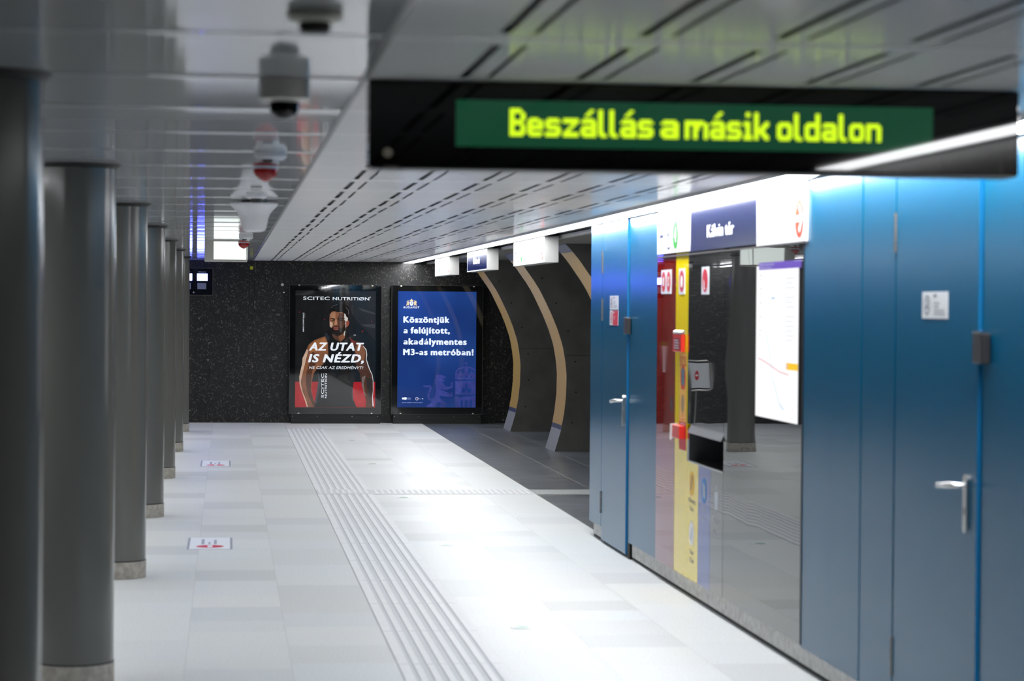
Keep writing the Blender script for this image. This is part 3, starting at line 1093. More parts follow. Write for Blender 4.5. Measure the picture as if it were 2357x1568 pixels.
def rib(y0, lab):
    D = 0.86
    t = thing('arched_rib', (4.2, y0 + D / 2, 0), lab, 'arch', 'arched ribs of the passage')
    m = MB()
    zs = [2.397 * k / 40 for k in range(41)]
    pts = [(arc_x(z) + .012, z) for z in zs] + [(6.45, 2.397), (6.45, 0.0)]
    m.prism(pts, 'y', y0, y0 + D, FIN)
    fr = on_back(y0)
    for z in (.35, .72, 1.09, 1.46, 1.8, 2.1):
        for dx in (.12, 1.25):
            m.disc(fr, arc_x(z) + dx, z, .011, .011, BLACK, .0006, 10)
    m.rect(fr, arc_x(1.17) + .02, 1.166, 6.4, 1.170, VOID, .0006)
    m.build('panel', t)

    def band(name, za, zb, mat, th, lab=None):
        mm = MB()
        n = max(2, int((zb - za) / .05))
        zz = [za + (zb - za) * k / n for k in range(n + 1)]
        p = [(arc_x(z) - th + .012, z) for z in zz] + [(arc_x(z) + .013, z) for z in reversed(zz)]
        mm.prism(p, 'y', y0 - .001, y0 + D + .004, FIN, mat)
        mm.build(name, t, label=lab, smooth=True)
    band('skirt', 0.0, .262, FIN_SKIRT, .012, 'grey metal skirt')
    band('lower_trim', .262, .318, FIN_TRIM, .013)
    band('gold_edge', .318, 2.318, GOLD, .014, 'gold enamelled edge')
    band('upper_trim', 2.318, 2.397, FIN_TRIM, .013)
    return t


rib(24.4, 'nearest arched rib, only its gold top showing beside the blue wall')
rib(29.0, 'middle gold-edged arched rib with white glints on its edge')
rib(33.63, 'farthest gold-edged arched rib beside the end wall')

# ================================================================== COLUMNS
names = ('nearest grey round column, dark and cut off by the left frame edge',
         'second grey round column from the camera, the widest whole shaft',
         'third grey round column in the row',
         'fourth grey round column in the row',
         'fifth grey round column in the row',
         'sixth grey round column, second from the end wall',
         'last grey round column, next to the end wall')
for k in range(7):
    cy = 6.84 + 4.44 * k
    cx = -0.688
    t = thing('column', (cx, cy, 0), names[k], 'column', 'row of round columns')
    MB().lathe([(.178, .116), (.178, 2.40)], cx, cy, COLUMN, 64).build('shaft', t, smooth=True)
    MB().lathe([(.181, 0), (.181, .108), (.179, .111)], cx, cy, BASE_STONE, 64).build('base_ring', t, smooth=True, label='pale stone base ring')
    MB().lathe([(.18, .1095), (.18, .1165)], cx, cy, BLACK, 64).build('base_joint', t, smooth=True)
    MB().lathe([(.1785, 2.378), (.186, 2.383), (.203, 2.399)], cx, cy, BLACK, 64).build('top_collar', t, smooth=True, label='black collar')

# ================================================================== END WALL FITTINGS
PY = 35.80


def poster_case(x0, x1, lab, lean):
    t = thing('poster_case', ((x0 + x1) / 2, BACK, 0), lab, 'poster case', 'lit poster cases on the end wall')
    m = MB()
    m.box(x0 + .004, x1 - .004, PY + .012, BACK - .001, .142, 2.05, BORDER)
    m.build('body', t)
    m = MB()      # black border round the opening
    a, b, c, d = x0 + .088, x1 - .088, .238, 1.966
    for q in ((x0 + .004, a, .142, 2.05), (b, x1 - .004, .142, 2.05), (a, b, .142, c), (a, b, d, 2.05)):
        m.box(q[0], q[1], PY + .006, PY + .012, q[2], q[3], BORDER)
    m.build('border', t)
    m = MB().box(x0, x1, PY - .008, PY - .002, .14, 2.053, GLASS)
    m.v = [(x, y + (z - .14) * lean, z) for x, y, z in m.v]
    m.build('glass', t, label='glass pane mirroring the hall')
    m = MB()
    for z in (.14, 2.053):
        m.box(x0 - .001, x1 + .001, PY - .009, PY + .004, z - .003, z + .003, pbr('glass_edge', (58, 60, 62), .3))
    for x in (x0, x1):
        m.box(x - .003, x + .003, PY - .009, PY + .004, .14, 2.053, MATS['glass_edge'])
    m.build('glass_edge', t)
    for x in (x0 + .14, x1 - .14):
        for z in (.152, 2.042):
            MB().box(x - .012, x + .012, PY - .012, PY - .008, z - .007, z + .007, CREAM_PLASTIC).build('glass_clip', t)
    m = MB()
    m.box(x0 + .032, x1 - .024, PY + .01, BACK - .001, .05, .138, BLACK_FRAME)
    m.box(x0 + .03, x1 - .014, PY - .01, BACK - .001, 0, .055, BLACK_FRAME)
    p = m.build('plinth', t)
    for k in range(4):
        x = x0 + .05 + (x1 - x0 - .1) * (0, .29, .7, 1)[k]
        MB().disc(on_back(PY + .01), x, .105, .006, .006, CHROME, .001, 10).build('screw', p)
    return t


def ink(name, rgb, k=1.0):
    """backlit poster ink"""
    key = 'poster_' + name
    if key in MATS:
        return MATS[key]
    m = pbr(key, rgb, .6, spec=.1, emit=rgb, strength=.6 * k)
    if 'white' in name:
        return m
    nt = m.node_tree
    g = nt.nodes.new('ShaderNodeNewGeometry')
    n = nt.nodes.new('ShaderNodeTexNoise')
    n.inputs['Scale'].default_value = 9.0
    n.inputs['Detail'].default_value = 5.0
    n.inputs['Roughness'].default_value = .65
    r = nt.nodes.new('ShaderNodeValToRGB')
    r.color_ramp.elements[0].position, r.color_ramp.elements[1].position = .3, .72
    r.color_ramp.elements[0].color = (*[c * .45 for c in lin(rgb)], 1)
    r.color_ramp.elements[1].color = (*[min(1, c * 1.35) for c in lin(rgb)], 1)
    nt.links.new(g.outputs['Position'], n.inputs['Vector'])
    nt.links.new(n.outputs['Fac'], r.inputs['Fac'])
    nt.links.new(r.outputs['Color'], nt.nodes['Principled BSDF'].inputs['Emission Color'])
    return m


# ---- left poster: a man in a sleeveless shirt, seen from the front
p1 = poster_case(.917, 2.276, 'left lit poster case showing a man in a dark sleeveless shirt', .0027)


def fr1(u, v, l):     # u, v: poster grid, 870 wide, 1282 high
    return (1.007 + (u - 100) * (1.188 / 870), PY + .011 - l * .25, 1.962 - (v - 90) * (1.722 / 1282))


m = MB()
I = ink
m.rect(fr1, 98, 1374, 972, 88, I('charcoal', (30, 31, 33)), 0)
m.flat(fr1, [(560, 90), (970, 90), (970, 640), (760, 420)], I('charcoal_light', (42, 42, 44)), .001)
m.flat(fr1, [(770, 270), (960, 330), (960, 350), (820, 310)], I('smoke', (66, 66, 68)), .0015)
m.flat(fr1, [(800, 460), (960, 450), (960, 500), (850, 480)], I('smoke', (66, 66, 68)), .0015)
m.rect(fr1, 98, 1374, 972, 1092, I('red_band', (176, 36, 44)), .0015)
SK, SKD, SKL = I('skin', (134, 88, 62)), I('skin_shade', (84, 54, 40)), I('skin_light', (206, 178, 156))
DK = I('black_cloth', (22, 22, 24))
# arm on the left
m.flat(fr1, [(450, 585), (380, 602), (300, 635), (245, 680), (222, 730), (200, 780), (178, 830), (172, 900), (156, 970), (142, 1040), (146, 1110), (165, 1190), (190, 1250), (212, 1320), (226, 1372),
             (365, 1372), (315, 1325), (285, 1250), (274, 1160), (280, 1080), (300, 1000), (330, 950), (400, 900), (455, 800), (450, 690)], SK, .002)
m.flat(fr1, [(285, 760), (330, 800), (320, 900), (280, 980), (268, 1100), (270, 1200), (300, 1300), (350, 1372), (300, 1372), (240, 1240), (215, 1120), (220, 1000), (250, 880)], SKD, .0025)
m.flat(fr1, [(222, 735), (238, 745), (214, 850), (190, 950), (166, 1050), (160, 1110), (180, 1200), (224, 1310), (238, 1372), (226, 1372), (205, 1300), (165, 1190), (146, 1110), (142, 1040), (156, 970), (172, 900), (178, 830), (200, 780)], SKL, .003)
m.flat(fr1, [(300, 640), (420, 610), (440, 700), (330, 760), (260, 760), (250, 700)], I('shoulder', (160, 106, 66)), .003)
# arm on the right
m.flat(fr1, [(640, 590), (700, 622), (780, 650), (835, 690), (865, 735), (874, 790), (870, 840), (888, 900), (905, 950), (932, 1010), (944, 1080), (946, 1180), (938, 1260), (948, 1372),
             (862, 1372), (870, 1300), (845, 1220), (820, 1130), (805, 1050), (800, 1000), (770, 940), (735, 860), (730, 740)], SKD, .002)
m.flat(fr1, [(770, 660), (840, 700), (855, 780), (840, 860), (790, 850), (745, 760)], SK, .0025)
m.flat(fr1, [(820, 1040), (860, 1020), (840, 1110), (850, 1200), (870, 1260), (845, 1220), (820, 1130)], I('forearm_light', (120, 110, 104)), .003)
m.flat(fr1, [(870, 1040), (930, 1060), (930, 1200), (900, 1300), (880, 1200)], I('tattoo', (54, 48, 44)), .003)
m.stroke(fr1, [(830, 692), (862, 735), (872, 790), (866, 840), (884, 900), (902, 950), (930, 1010), (942, 1080), (944, 1180), (936, 1260), (944, 1360)], [4, 10, 8, 7, 10, 8, 8, 7, 5, 8, 12], I('rim', (232, 232, 230)), .004)
# shirt
m.flat(fr1, [(418, 560), (450, 545), (490, 565), (520, 620), (585, 652), (635, 605), (660, 565), (690, 600), (715, 640), (738, 660), (738, 850), (770, 945), (745, 1020), (728, 1110), (720, 1200), (730, 1290), (765, 1372),
             (310, 1372), (335, 1240), (352, 1120), (352, 1010), (330, 960), (395, 910), (455, 800), (458, 690), (430, 610)], DK, .0032)
m.flat(fr1, [(415, 560), (432, 548), (470, 600), (455, 640), (425, 610)], I('strap', (44, 52, 60)), .0035)
m.flat(fr1, [(680, 600), (740, 650), (735, 700), (700, 650)], I('strap_red', (120, 52, 42)), .0035)
m.stroke(fr1, [(345, 1000), (362, 1080), (345, 1200), (320, 1330)], [10, 26, 24, 20], I('shirt_fold', (58, 66, 74)), .0036)
m.stroke(fr1, [(722, 1160), (715, 1220), (724, 1300)], [4, 12, 8], I('shirt_fold', (58, 66, 74)), .0036)
# neck, head
m.flat(fr1, [(492, 545), (500, 590), (520, 620), (585, 652), (632, 608), (640, 520), (600, 480), (520, 480)], SKD, .004)
m.flat(fr1, [(560, 600), (600, 560), (636, 540), (632, 608), (585, 652)], SK, .0042)
m.flat(fr1, [(470, 318), (520, 306), (600, 306), (645, 330), (662, 385), (660, 450), (640, 520), (600, 562), (552, 580), (515, 570), (485, 535), (468, 480), (463, 405)], SK, .0045)
m.flat(fr1, [(572, 330), (640, 340), (655, 400), (650, 470), (630, 520), (590, 555), (555, 470), (548, 400)], SKD, .0047)
m.flat(fr1, [(474, 330), (530, 322), (528, 400), (500, 420), (474, 400)], I('cheek', (170, 124, 94)), .0048)
m.flat(fr1, [(468, 425), (500, 440), (498, 480), (480, 500), (468, 475)], SKL, .0048)
m.flat(fr1, [(626, 330), (665, 360), (662, 440), (640, 500), (632, 580), (620, 582), (626, 500), (640, 430), (622, 400)], I('face_rim', (214, 214, 208)), .0049)
m.flat(fr1, [(645, 425), (668, 415), (680, 430), (676, 462), (658, 486), (646, 478)], I('ear', (150, 74, 58)), .005)
HR = I('hair', (20, 18, 18))
m.flat(fr1, [(466, 345), (462, 300), (478, 258), (515, 236), (560, 226), (620, 232), (664, 258), (684, 310), (678, 350), (664, 385), (650, 380), (636, 345), (600, 322), (555, 326), (520, 312), (490, 318), (474, 345)], HR, .0052)
m.stroke(fr1, [(480, 280), (510, 252), (550, 240)], 7, I('hair_light', (84, 86, 90)), .0055)
m.stroke(fr1, [(640, 270), (668, 300), (672, 350)], 9, I('hair_light', (84, 86, 90)), .0055)
BD = I('beard', (34, 26, 24))
m.flat(fr1, [(468, 482), (488, 500), (502, 486), (535, 478), (575, 484), (588, 505), (612, 490), (640, 450), (640, 520), (604, 566), (552, 588), (512, 574), (484, 540)], BD, .0052)
m.flat(fr1, [(504, 494), (530, 488), (566, 492), (560, 516), (530, 522), (508, 514)], I('lips', (150, 82, 72)), .0056)
m.stroke(fr1, [(504, 503), (566, 504)], 4, BD, .0058)
m.stroke(fr1, [(474, 392), (500, 394), (526, 406)], [6, 13, 9], BD, .0054)
m.stroke(fr1, [(554, 404), (590, 392), (632, 394)], [9, 14, 6], BD, .0054)
m.disc(fr1, 506, 412, 16, 6, I('eye', (18, 14, 13)), .0056, 14)
m.disc(fr1, 592, 412, 18, 6, I('eye', (18, 14, 13)), .0056, 14)
m.flat(fr1, [(526, 400), (545, 402), (550, 452), (540, 472), (514, 468), (520, 440)], I('nose', (176, 128, 98)), .0054)
m.stroke(fr1, [(512, 466), (530, 474), (552, 466)], 5, SKD, .0058)
# lettering
PW = ink('white', (222, 228, 234), 1.45)
m.text(fr1, 'SCITEC', 180, 190, 285, -36, PW, .006, bold=.012)
m.text(fr1, 'NUTRITIØN', 498, 192, 396, -36, PW, .006, bold=.012)
m.disc(fr1, 904, 157, 6, 6, PW, .0062, hole=.5, n=12)
m.text(fr1, 'AZ UTAT', 245, 745, 595, -88, PW, .007, bold=.045, shear=.22)
m.text(fr1, 'IS NÉZD,', 236, 875, 604, -90, PW, .007, bold=.045, shear=.22)
m.text(fr1, 'NE CSAK AZ EREDMÉNYT!', 246, 950, 588, -30, PW, .007, bold=.006, shear=.22)


def fr1_up(u, v, l):   # lettering that climbs the sheet
    return fr1(v, u, l)


m.text(lambda u, v, l: fr1(408 - v, 1268 - u, l), 'SCITEC', 0, 0, 268, 28, PW, .006, bold=.006)
m.text(lambda u, v, l: fr1(442 - v, 1272 - u, l), 'NUTRITION', 0, 0, 270, 24, PW, .006, bold=.006)
m.text(lambda u, v, l: fr1(190 - v, 542 - u, l), 'SERGI CONSTANCE', 0, 0, 210, 13, PW, .006, bold=.02)
m.rect(fr1, 197, 390, 201, 334, I('grey_print', (120, 122, 126)), .006)
m.disc(fr1, 740, 580, 13, 9, PW, .006, hole=.6, a0=180, a1=360)
for u, v in ((412, 407), (820, 540), (828, 528), (922, 424), (140, 326)):
    m.disc(fr1, u, v, 5, 6, I('spark_red', (190, 40, 50)), .006, 8)
m.build('poster', p1)

# ---- right poster: blue welcome
p2 = poster_case(2.424, 3.784, 'right lit poster case with a blue welcome poster', .0008)


def fr2(u, v, l):
    return (2.52 + (u - 105) * (1.164 / 851), PY + .011 - l * .25, 1.968 - (v - 98) * (1.725 / 1270))


m = MB()
PB = ink('blue', (30, 66, 148), .8)
rp = [n for n in PB.node_tree.nodes if n.type == 'VALTORGB'][0]      # printed cloudy blue
rp.color_ramp.elements[0].color = (*lin((22, 50, 108)), 1); rp.color_ramp.elements[1].color = (*lin((42, 86, 164)), 1)
nz = [n for n in PB.node_tree.nodes if n.type == 'TEX_NOISE'][0]
nz.inputs['Scale'].default_value = 1.5; nz.inputs['Detail'].default_value = 1.0
PT = ink('white_text', (226, 236, 244), 1.5)
m.rect(fr2, 103, 1370, 958, 96, PB, 0)
for body, v, w in (('Köszöntjük', 440, 502), ('a felújított,', 558, 508), ('akadálymentes', 680, 692), ('M3-as metróban!', 796, 768)):
    m.text(fr2, body, 163, v, w, -68, PT, .004, bold=.05)
m.text(fr2, 'BUDAPEST', 164, 286, 172, -21, PT, .004, bold=.03, spacing=1.15)
CG = ink('crest_gold', (226, 206, 164), 1.1)
# crest: shield, crown, a lion and a griffin holding it
m.flat(fr2, [(232, 212), (268, 212), (268, 242), (260, 254), (250, 260), (240, 254), (232, 242)], PT, .004)
m.disc(fr2, 250, 228, 9, 9, ink('crest_grey', (150, 160, 190)), .0045, 14)
m.rect(fr2, 241, 246, 259, 241, ink('crest_grey', (150, 160, 190)), .0045)
m.flat(fr2, [(232, 208), (229, 194), (238, 198), (244, 188), (250, 180), (256, 188), (262, 198), (271, 194), (268, 208)], CG, .004)
for s in (-1, 1):
    q = lambda pts: [(250 + s * a, b) for a, b in pts]
    m.flat(fr2, q([(28, 206), (34, 200), (44, 202), (46, 212), (42, 222), (46, 232), (56, 246), (58, 256), (48, 257), (44, 250), (36, 244), (33, 256), (24, 257), (27, 244), (32, 234), (22, 234), (21, 230), (32, 228), (21, 224), (20, 220), (34, 220), (34, 212)]), CG, .004)
    if s < 0:
        m.stroke(fr2, q([(46, 240), (50, 228), (48, 220), (56, 214)]), 4, CG, .004)
    else:
        m.flat(fr2, q([(42, 222), (52, 204), (56, 210), (52, 216), (58, 218), (52, 226), (56, 232), (46, 234)]), CG, .004)
# pale heraldic figures at the foot of the sheet
LV = ink('lavender', (66, 78, 158), .9)
m.flat(fr2, [(528, 1012), (590, 1010), (602, 1022), (628, 1030), (632, 1048), (594, 1052), (590, 1060), (622, 1068), (616, 1084), (590, 1088), (608, 1110), (630, 1138), (672, 1142), (690, 1128), (684, 1106), (694, 1090), (708, 1092), (708, 1150),
             (690, 1158), (640, 1176), (614, 1176), (588, 1166), (572, 1168), (606, 1188), (660, 1206), (680, 1222), (690, 1200), (704, 1200), (708, 1254), (680, 1252), (620, 1250), (578, 1240), (560, 1258), (590, 1290), (640, 1320), (644, 1340), (626, 1352), (628, 1368), (568, 1368), (572, 1340), (590, 1330), (545, 1310),
             (520, 1368), (420, 1368), (424, 1344), (450, 1334), (478, 1310), (496, 1270), (520, 1220), (528, 1180), (518, 1140), (522, 1116), (506, 1110), (516, 1086), (500, 1078), (522, 1052), (518, 1036)], LV, .002)
m.stroke(fr2, [(384, 1132), (420, 1140), (455, 1136), (468, 1160), (450, 1200), (438, 1240), (446, 1276), (480, 1290), (510, 1270)], [10, 22, 22, 24, 26, 26, 26, 28, 30], LV, .0021)
m.rect(fr2, 732, 1228, 956, 1080, LV, .002)
m.flat(fr2, [(732, 1244), (790, 1262), (850, 1244), (900, 1250), (956, 1232), (956, 1368), (740, 1368), (732, 1320)], LV, .002)
m.rect(fr2, 732, 1062, 956, 1012, LV, .002)
m.stroke(fr2, [(736, 1014), (744, 975), (770, 945), (810, 932), (850, 928), (900, 932), (950, 962)], 18, LV, .0021)
m.flat(fr2, [(742, 1014), (742, 975), (768, 1000), (790, 965), (812, 1000), (832, 990), (834, 930), (872, 930), (874, 990), (890, 1000), (912, 965), (934, 1000), (952, 975), (952, 1014)], LV, .0019)
m.rect(fr2, 846, 935, 858, 862, LV, .002); m.rect(fr2, 824, 888, 872, 876, LV, .0021)
m.stroke(fr2, [(732, 1236), (790, 1250), (850, 1234), (900, 1240), (956, 1224)], 12, PB, .0026)
for u in (800, 908):
    m.rect(fr2, u - 9, 1040, u + 9, 1022, PB, .003)
m.disc(fr2, 854, 1031, 13, 13, PB, .003, 16)
m.flat(fr2, [(800, 1206), (808, 1160), (842, 1160), (842, 1112), (854, 1098), (866, 1112), (866, 1160), (906, 1160), (910, 1206), (866, 1206), (864, 1180), (854, 1166), (844, 1180), (842, 1206)], PB, .003)
for u in (806, 854, 904):
    m.flat(fr2, [(u - 12, 1368), (u - 12, 1300), (u, 1276), (u + 12, 1300), (u + 12, 1368)], PB, .003)
# two small partner marks and a line of print
m.rect(fr2, 155, 1282, 190, 1262, PT, .004); m.disc(fr2, 193, 1272, 14, 14, PT, .004, 16)
for k in range(3):
    m.rect(fr2, 212, 1268 + 9 * k, 248 + 8 * (k == 1), 1262 + 9 * k, ink('soft', (120, 140, 190)), .004)
m.disc(fr2, 316, 1274, 18, 19, ink('soft_white', (190, 202, 224)), .004, hole=.66, n=20)
m.rect(fr2, 316, 1278, 332, 1271, ink('soft_red', (220, 150, 140)), .0045)
m.rect(fr2, 334, 1278, 360, 1272, ink('soft', (120, 140, 190)), .004); m.rect(fr2, 370, 1278, 385, 1272, PT, .004)
for a, b in ((153, 178), (184, 204), (210, 262), (268, 326), (332, 368), (374, 384)):
    m.rect(fr2, a, 1321, b, 1313, ink('soft', (120, 140, 190)), .004)
m.build('poster', p2)

# ---- lift / platform display
pd = thing('wall_display', (-.63, BACK, 1.88), 'black display with blue-white lit squares, beside the last column', 'display')
m = MB().box(-1.06, -.21, BACK - .03, BACK, 1.882, 2.28, pbr('display_black', (8, 10, 22), .08))
m.build('housing', pd)
m = MB()
for a in ((-1.062, -.208, 1.88, 1.884), (-1.062, -.208, 2.278, 2.282), (-.212, -.208, 1.88, 2.282), (-1.062, -1.058, 1.88, 2.282)):
    m.box(a[0], a[1], BACK - .034, BACK, a[2], a[3], STEEL_GREY)
m.build('rim', pd)
for c, lit in ((-.366, 1), (-.592, 1), (-.86, 1)):
    m = MB().rect(on_back(BACK - .03), c - .075, 2.098, c + .077, 2.2, GLOW_BLUE, .002)
    m.build('lit_square', pd, label='blue-white lit square')
    MB().rect(on_back(BACK - .03), c - .07, 1.97, c + .06, 2.062, pbr('unlit_square_grey', (128, 130, 150), .4), .002).build('unlit_square', pd)
fr = on_back(BACK - .03)
MB().text(fr, 'PERON', -.425, 2.213, .108, .022, INK_SILVER, .002).build('lettering', pd)
MB().text(fr, 'EXIT', -.63, 2.213, .09, .022, INK_SILVER, .002).build('lettering', pd)
MB().disc(on_back(BACK - .03), -.49, 1.922, .013, .013, CHROME, .002, 14).build('key_switch', pd)

# ---- hatch, markers, notice
ah = thing('access_hatch', (.625, BACK, 1.64), 'granite-clad access hatch high on the wall left of the posters', 'hatch')
m = MB().box(.405, .845, BACK - .006, BACK - .001, 1.644, 2.395, GRANITE)
m.build('leaf', ah)
m = MB()
m.box(.398, .405, BACK - .004, BACK, 1.637, 2.40, VOID); m.box(.845, .852, BACK - .004, BACK, 1.637, 2.40, VOID); m.box(.398, .852, BACK - .004, BACK, 1.637, 1.644, VOID)
m.build('gap', ah)
for z in (1.72, 1.79, 2.31, 2.36):
    MB().box(.402, .412, BACK - .012, BACK - .006, z - .022, z + .022, STEEL_GREY).build('hinge', ah)
MB().disc(on_back(BACK - .006), .812, 2.047, .023, .023, CHROME, .004, 20).build('lock', ah)
MB().box(.823, .848, BACK - .012, BACK - .006, 1.923, 1.943, CREAM_PLASTIC).build('catch', ah)
tag(MB().box(.335, .38, BACK - .004, BACK - .001, 2.27, 2.316, pbr('glow_yellow_label', (206, 214, 20), .5)).build('marker_label'), 'small yellow-green square label left of the access hatch', 'label')
t = thing('wall_notice', (-1.015, BACK, .76), 'paper notice with a green heading on the end wall, seen only mirrored', 'notice')
m = MB().box(-1.11, -.93, BACK - .006, BACK - .001, .78, 1.24, SIGN_WHITE)
m.rect(on_back(BACK - .006), -1.11, 1.18, -.93, 1.24, INK_GREEN, .001)
for k in range(7):
    m.rect(on_back(BACK - .006), -1.09, .84 + k * .045, -.96 - .02 * (k % 3), .855 + k * .045, INK_GREY, .001)
m.build('sheet', t)

# ---- platform-end barrier sign, mirrored in the dark glass
t = thing('barrier_sign', (-1.3, 34.9, 0), 'grey framed no-entry sign on a post, seen mirrored in the dark glass', 'sign')
m = MB().box(-1.45, -1.05, 34.9, 34.92, .575, .945, pbr('sign_light_grey', (222, 224, 228), .4))
fr = on_back(34.9)
m.disc(fr, -1.255, .76, .07, .075, INK_RED, .001)
m.rect(fr, -1.3, .747, -1.21, .775, INK_WHITE, .002)
m.build('plate', t)
m = MB().tube([(-1.42, 34.9, .54), (-1.08, 34.9, .54), (-1.025, 34.9, .57), (-1.025, 34.9, .95), (-1.08, 34.9, .98), (-1.42, 34.9, .98), (-1.475, 34.9, .95), (-1.475, 34.9, .57), (-1.42, 34.9, .54)], .013, FRAME_STEEL)
m.tube([(-1.25, 34.91, 0), (-1.25, 34.91, .54)], .02, FRAME_STEEL)
m.build('frame', t, smooth=True)

# ================================================================== UNDER THE CEILING
# ---- passenger information display
dp = thing('information_display', (1.335, 6.86, 2.15), 'black hanging display with yellow-green lettering on a green strip', 'display')
m = MB().box(.393, 2.278, 6.80, 6.93, 2.153, 2.398, BLACK_GLOSS)
m.build('housing', dp, bevel=.004)
m = MB()
FRD = on_back(6.80)
SCREEN = pbr('display_green', (16, 46, 34), .03, spec=.5, emit=(22, 78, 52), strength=.62)
m.rect(FRD, .638, 2.2145, 2.021, 2.3455, SCREEN, .0008)
m.build('screen', dp, label='green glowing screen strip')
LIT = glow('display_letters', (214, 255, 34), 1.25)
DOTS = {
    'B': '111110 1111110 1100011 1100011 1100011 1111110 1111110 1100011 1100011 1100011 1111111 1111110',
    'e': '. . . . 011110 1111111 1100011 1111111 1111111 1100000 1111111 0111110',
    's': '. . . . 011111 1111111 1100000 1111110 0111111 0000011 1111111 1111110',
    'z': '. . . . 1111111 1111111 0000110 0001100 0011000 0110000 1111111 1111111',
    'á': '0000110 0001100 0011000 . 0111110 1111111 0000011 0111111 1111111 1100011 1111111 0111111',
    'a': '. . . . 0111110 1111111 0000011 0111111 1111111 1100011 1111111 0111111',
    'l': '11 11 11 11 11 11 11 11 11 11 111 0111',
    'm': '. . . . 1111111110 11111111111 11001110011 11001110011 11001100011 11001100011 11001100011 11001100011',
    'i': '0110 0110 . . 1110 1110 0110 0110 0110 0110 1111 1111',
    'k': '11 11 11 11 1100011 1100111 1101110 1111100 1111100 1101110 1100111 1100011',
    'o': '. . . . 0111110 1111111 1100011 1100011 1100011 1100011 1111111 0111110',
    'd': '0000011 0000011 0000011 0000011 0111111 1111111 1100011 1100011 1100011 1100011 1111111 0111111',
    'n': '. . . . 1111110 1111111 1100011 1100011 1100011 1100011 1100011 1100011'}


def dot_text(m, fr, body, u0, v0, width, cap, mat, lift):
    cols = []
    for c in body:
        if c == ' ':
            cols.append((c, 4)); continue
        cols.append((c, max(len(r) for r in DOTS[c].split())))
    total = sum(w for _, w in cols) + len(cols) - 1
    du, dv = width / total, cap / 12
    x = 0
    for c, w in cols:
        if c != ' ':
            for k, row in enumerate(DOTS[c].split()):
                for i, b in enumerate(row):
                    if b == '1':
                        m.rect(fr, u0 + (x + i) * du, v0 + (11 - k) * dv, u0 + (x + i + .93) * du, v0 + (12 - k) * dv, mat, lift)
        x += w + 1


for body, u, w, zb in (('Beszállás', .791, .412, 2.2455), ('a', 1.224, .052, 2.2452), ('másik', 1.294, .244, 2.2450), ('oldalon', 1.562, .306, 2.2445)):
    m = MB()
    dot_text(m, FRD, body, u, zb, w, .078, LIT, .0016)
    m.build('lettering', dp, label='yellow-green lit lettering')
MB().disc(FRD, .446, 2.193, .014, .014, pbr('dull_brass', (176, 168, 148), .4), .002, 16).build('lock', dp)
MB().box(.436, .476, 6.792, 6.83, 2.148, 2.156, STEEL_GREY).build('latch', dp)
MB().box(.40, 2.27, 6.80, 6.92, 2.148, 2.153, pbr('display_grey_underside', (70, 70, 72), .4)).build('bottom_rail', dp)

# ---- dome camera
t = thing('dome_camera', (.157, 6.86, 2.29), 'grey dome camera with a black lens dome on the ceiling', 'camera')
MB().lathe([(.072, 2.40), (.0725, 2.36), (.0725, 2.342), (.066, 2.337), (.045, 2.334)], .157, 6.86, GREY_PLASTIC, 40).build('housing', t, smooth=True)
MB().lathe([(.043, 2.336), (.043, 2.325), (.040, 2.310), (.032, 2.297), (.018, 2.288), (.001, 2.285)], .157, 6.86, DOME_BLACK, 32).build('lens_dome', t, smooth=True)

# ---- smoke detectors
for (x, y, lab) in ((.185, 5.25, 'blurred cream smoke detector at the top edge of the photo'), (.165, 14.1, 'white smoke detector in front of the bell-shaped speaker')):
    t = thing('smoke_detector', (x, y, 2.34), lab, 'detector', 'ceiling smoke detectors')
    MB().lathe([(.06, 2.40), (.061, 2.384), (.056, 2.378), (.044, 2.374)], x, y, CREAM_PLASTIC if y < 6 else WHITE_PLASTIC, 32).build('base', t, smooth=True)
    MB().lathe([(.034, 2.376), (.034, 2.372), (.034, 2.356), (.028, 2.350)], x, y, pbr('detector_chamber', (50, 50, 46), .5), 28).build('chamber', t, smooth=True)
    MB().lathe([(.036, 2.3755), (.036, 2.3745)], x, y, BLACK, 28).build('gap', t)

# ---- alarm sounders with red beacon
for (x, y, lab) in ((.177, 10.2, 'red and white fire alarm sounder nearest the camera'), (.172, 22.8, 'small distant red and white fire alarm sounder by the lit box')):
    t = thing('alarm_sounder', (x, y, 2.28), lab, 'alarm', 'fire alarm sounders')
    MB().lathe([(.066, 2.40), (.067, 2.388), (.067, 2.380), (.055, 2.368)], x, y, WHITE_PLASTIC, 32).build('base', t, smooth=True)
    m = MB().lathe([(.048, 2.3775), (.048, 2.352)], x - .012, y, WHITE_PLASTIC, 32)
    for k in range(5):
        a = math.radians(250 + k * 10)
        px, py = x - .012 + .0485 * math.cos(a), y + .0485 * math.sin(a)
        m.box(px - .004, px + .004, py - .001, py + .002, 2.357, 2.369, BLACK)
    m.build('collar', t, smooth=False, label='white collar with dark sound slots')
    MB().lathe([(.051, 2.354), (.052, 2.335), (.050, 2.315), (.042, 2.300), (.024, 2.286), (.006, 2.278), (.001, 2.277)], x - .02, y, pbr('beacon_red', (158, 10, 16), .25), 32).build('beacon', t, smooth=True, label='red pointed beacon')
    MB().lathe([(.0528, 2.343), (.0526, 2.331)], x - .02, y, INK_SILVER, 32).build('label_band', t, label='pale label band')

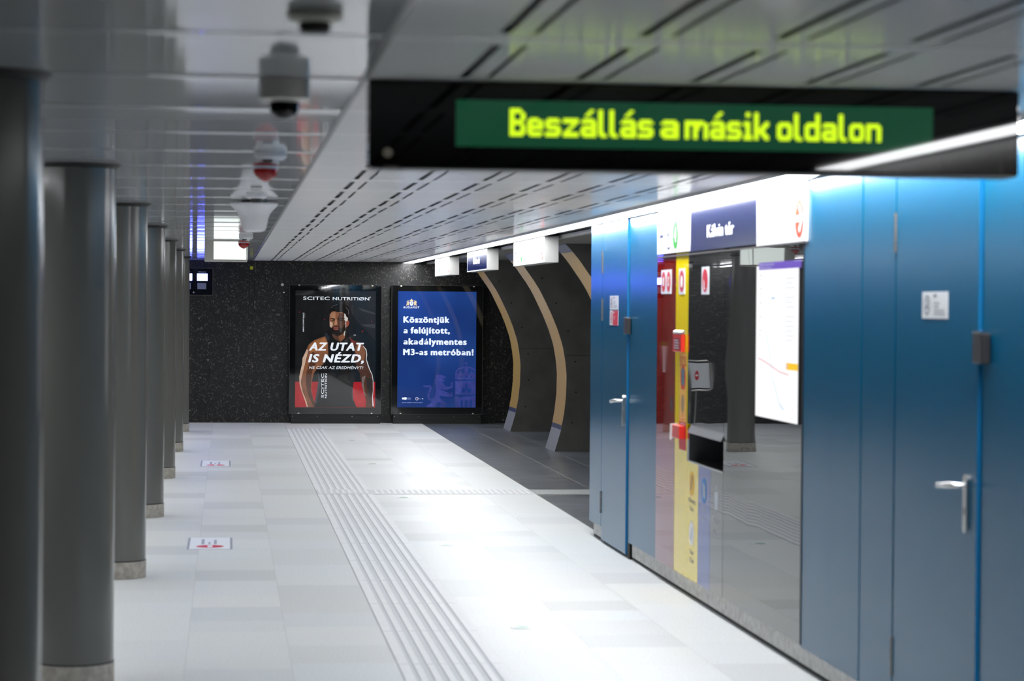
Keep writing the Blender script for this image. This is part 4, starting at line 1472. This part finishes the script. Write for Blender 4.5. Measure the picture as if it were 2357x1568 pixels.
# ---- bell-shaped speaker
t = thing('speaker', (.162, 15.0, 2.2), 'white bell-shaped ceiling speaker', 'speaker')
MB().lathe([(.08, 2.40), (.08, 2.382)], .162, 15.0, BLACK_FRAME, 32).build('mount', t, smooth=True)
MB().lathe([(.146, 2.383), (.147, 2.374), (.140, 2.366), (.118, 2.345), (.10, 2.322), (.088, 2.295), (.082, 2.262), (.076, 2.232), (.066, 2.215), (.045, 2.208), (.001, 2.206)], .162, 15.0, WHITE_PLASTIC, 48).build('horn', t, smooth=True)

# ---- lit box sign hanging from the left ceiling
t = thing('lit_box_sign', (-.02, 24.7, 2.19), 'glowing white box sign under the ceiling beyond the speaker', 'lit sign')
m = MB().box(-.228, .199, 24.44, 25.05, 2.192, 2.40, pbr('box_sign_grey', (176, 174, 166), .45))
m.build('housing', t)
MB().rect(on_back(24.44), -.135, 2.207, .188, 2.385, GLOW_BOX, .002).build('lit_face', t, label='glowing white face')
m = MB()
for k in range(2):
    m.add([(.201, 24.47 + k * .28, 2.207), (.201, 24.73 + k * .28, 2.207), (.201, 24.73 + k * .28, 2.385), (.201, 24.47 + k * .28, 2.385)], [(0, 1, 2, 3)], GLOW_BOX)
m.build('lit_side', t, label='glowing white side')

# ================================================================== ON THE FLOOR
for k, (x, y, lab) in enumerate(((1.613, 13.12, 'nearest round floor stud with a pale rim and green centre'), (1.618, 17.69, 'second round green floor stud from the camera'),
                                 (1.614, 22.06, 'third round green floor stud, just before the cross strip'), (1.611, 26.68, 'fourth round green floor stud, beyond the cross strip'),
                                 (1.618, 31.36, 'farthest round green floor stud near the posters'))):
    t = thing('floor_stud', (x, y, 0), lab, 'floor stud', 'green floor studs in a line')
    MB().lathe([(.062, 0), (.062, .002), (.058, .004), (.044, .004), (.043, .0025)], x, y, pbr('stud_rim', (226, 228, 226), .4), 40).build('rim', t, smooth=True)
    MB().lathe([(.043, .001), (.043, .003)], x, y, pbr('stud_green', (112, 176, 148), .25), 32).build('green_lens', t)

for y0, y1, lab in ((17.445, 18.30, 'nearer white floor sticker with a red no-standing disc'), (26.32, 27.264, 'farther white floor sticker with a red no-standing disc')):
    x0, x1 = -.277, .05
    m = MB()
    fr = on_floor(.0006)
    m.box(x0, x1, y0, y1, .0002, .0012, STICKER_GREY)
    m.rect(fr, x0 + .017, y0, x1 - .017, y1, STICKER, .001)
    cx, cyy = -.112, y0 + .2
    m.disc(fr, cx, cyy, .1, .1, STICKER_RED, .0014)
    m.rect(fr, cx - .018, cyy - .075, cx + .018, cyy + .075, STICKER, .0018)
    for a, b, l in ((-.165, .022, .4), (-.118, .016, .2), (-.075, .02, .33)):
        for q in range(int(l / .055)):
            m.rect(fr, a - b / 2, y0 + .36 + q * .055, a + b / 2, y0 + .40 + q * .055, STICKER_INK, .0014)
    tag(m.build('floor_sticker'), lab, 'sticker', 'no-standing floor stickers')
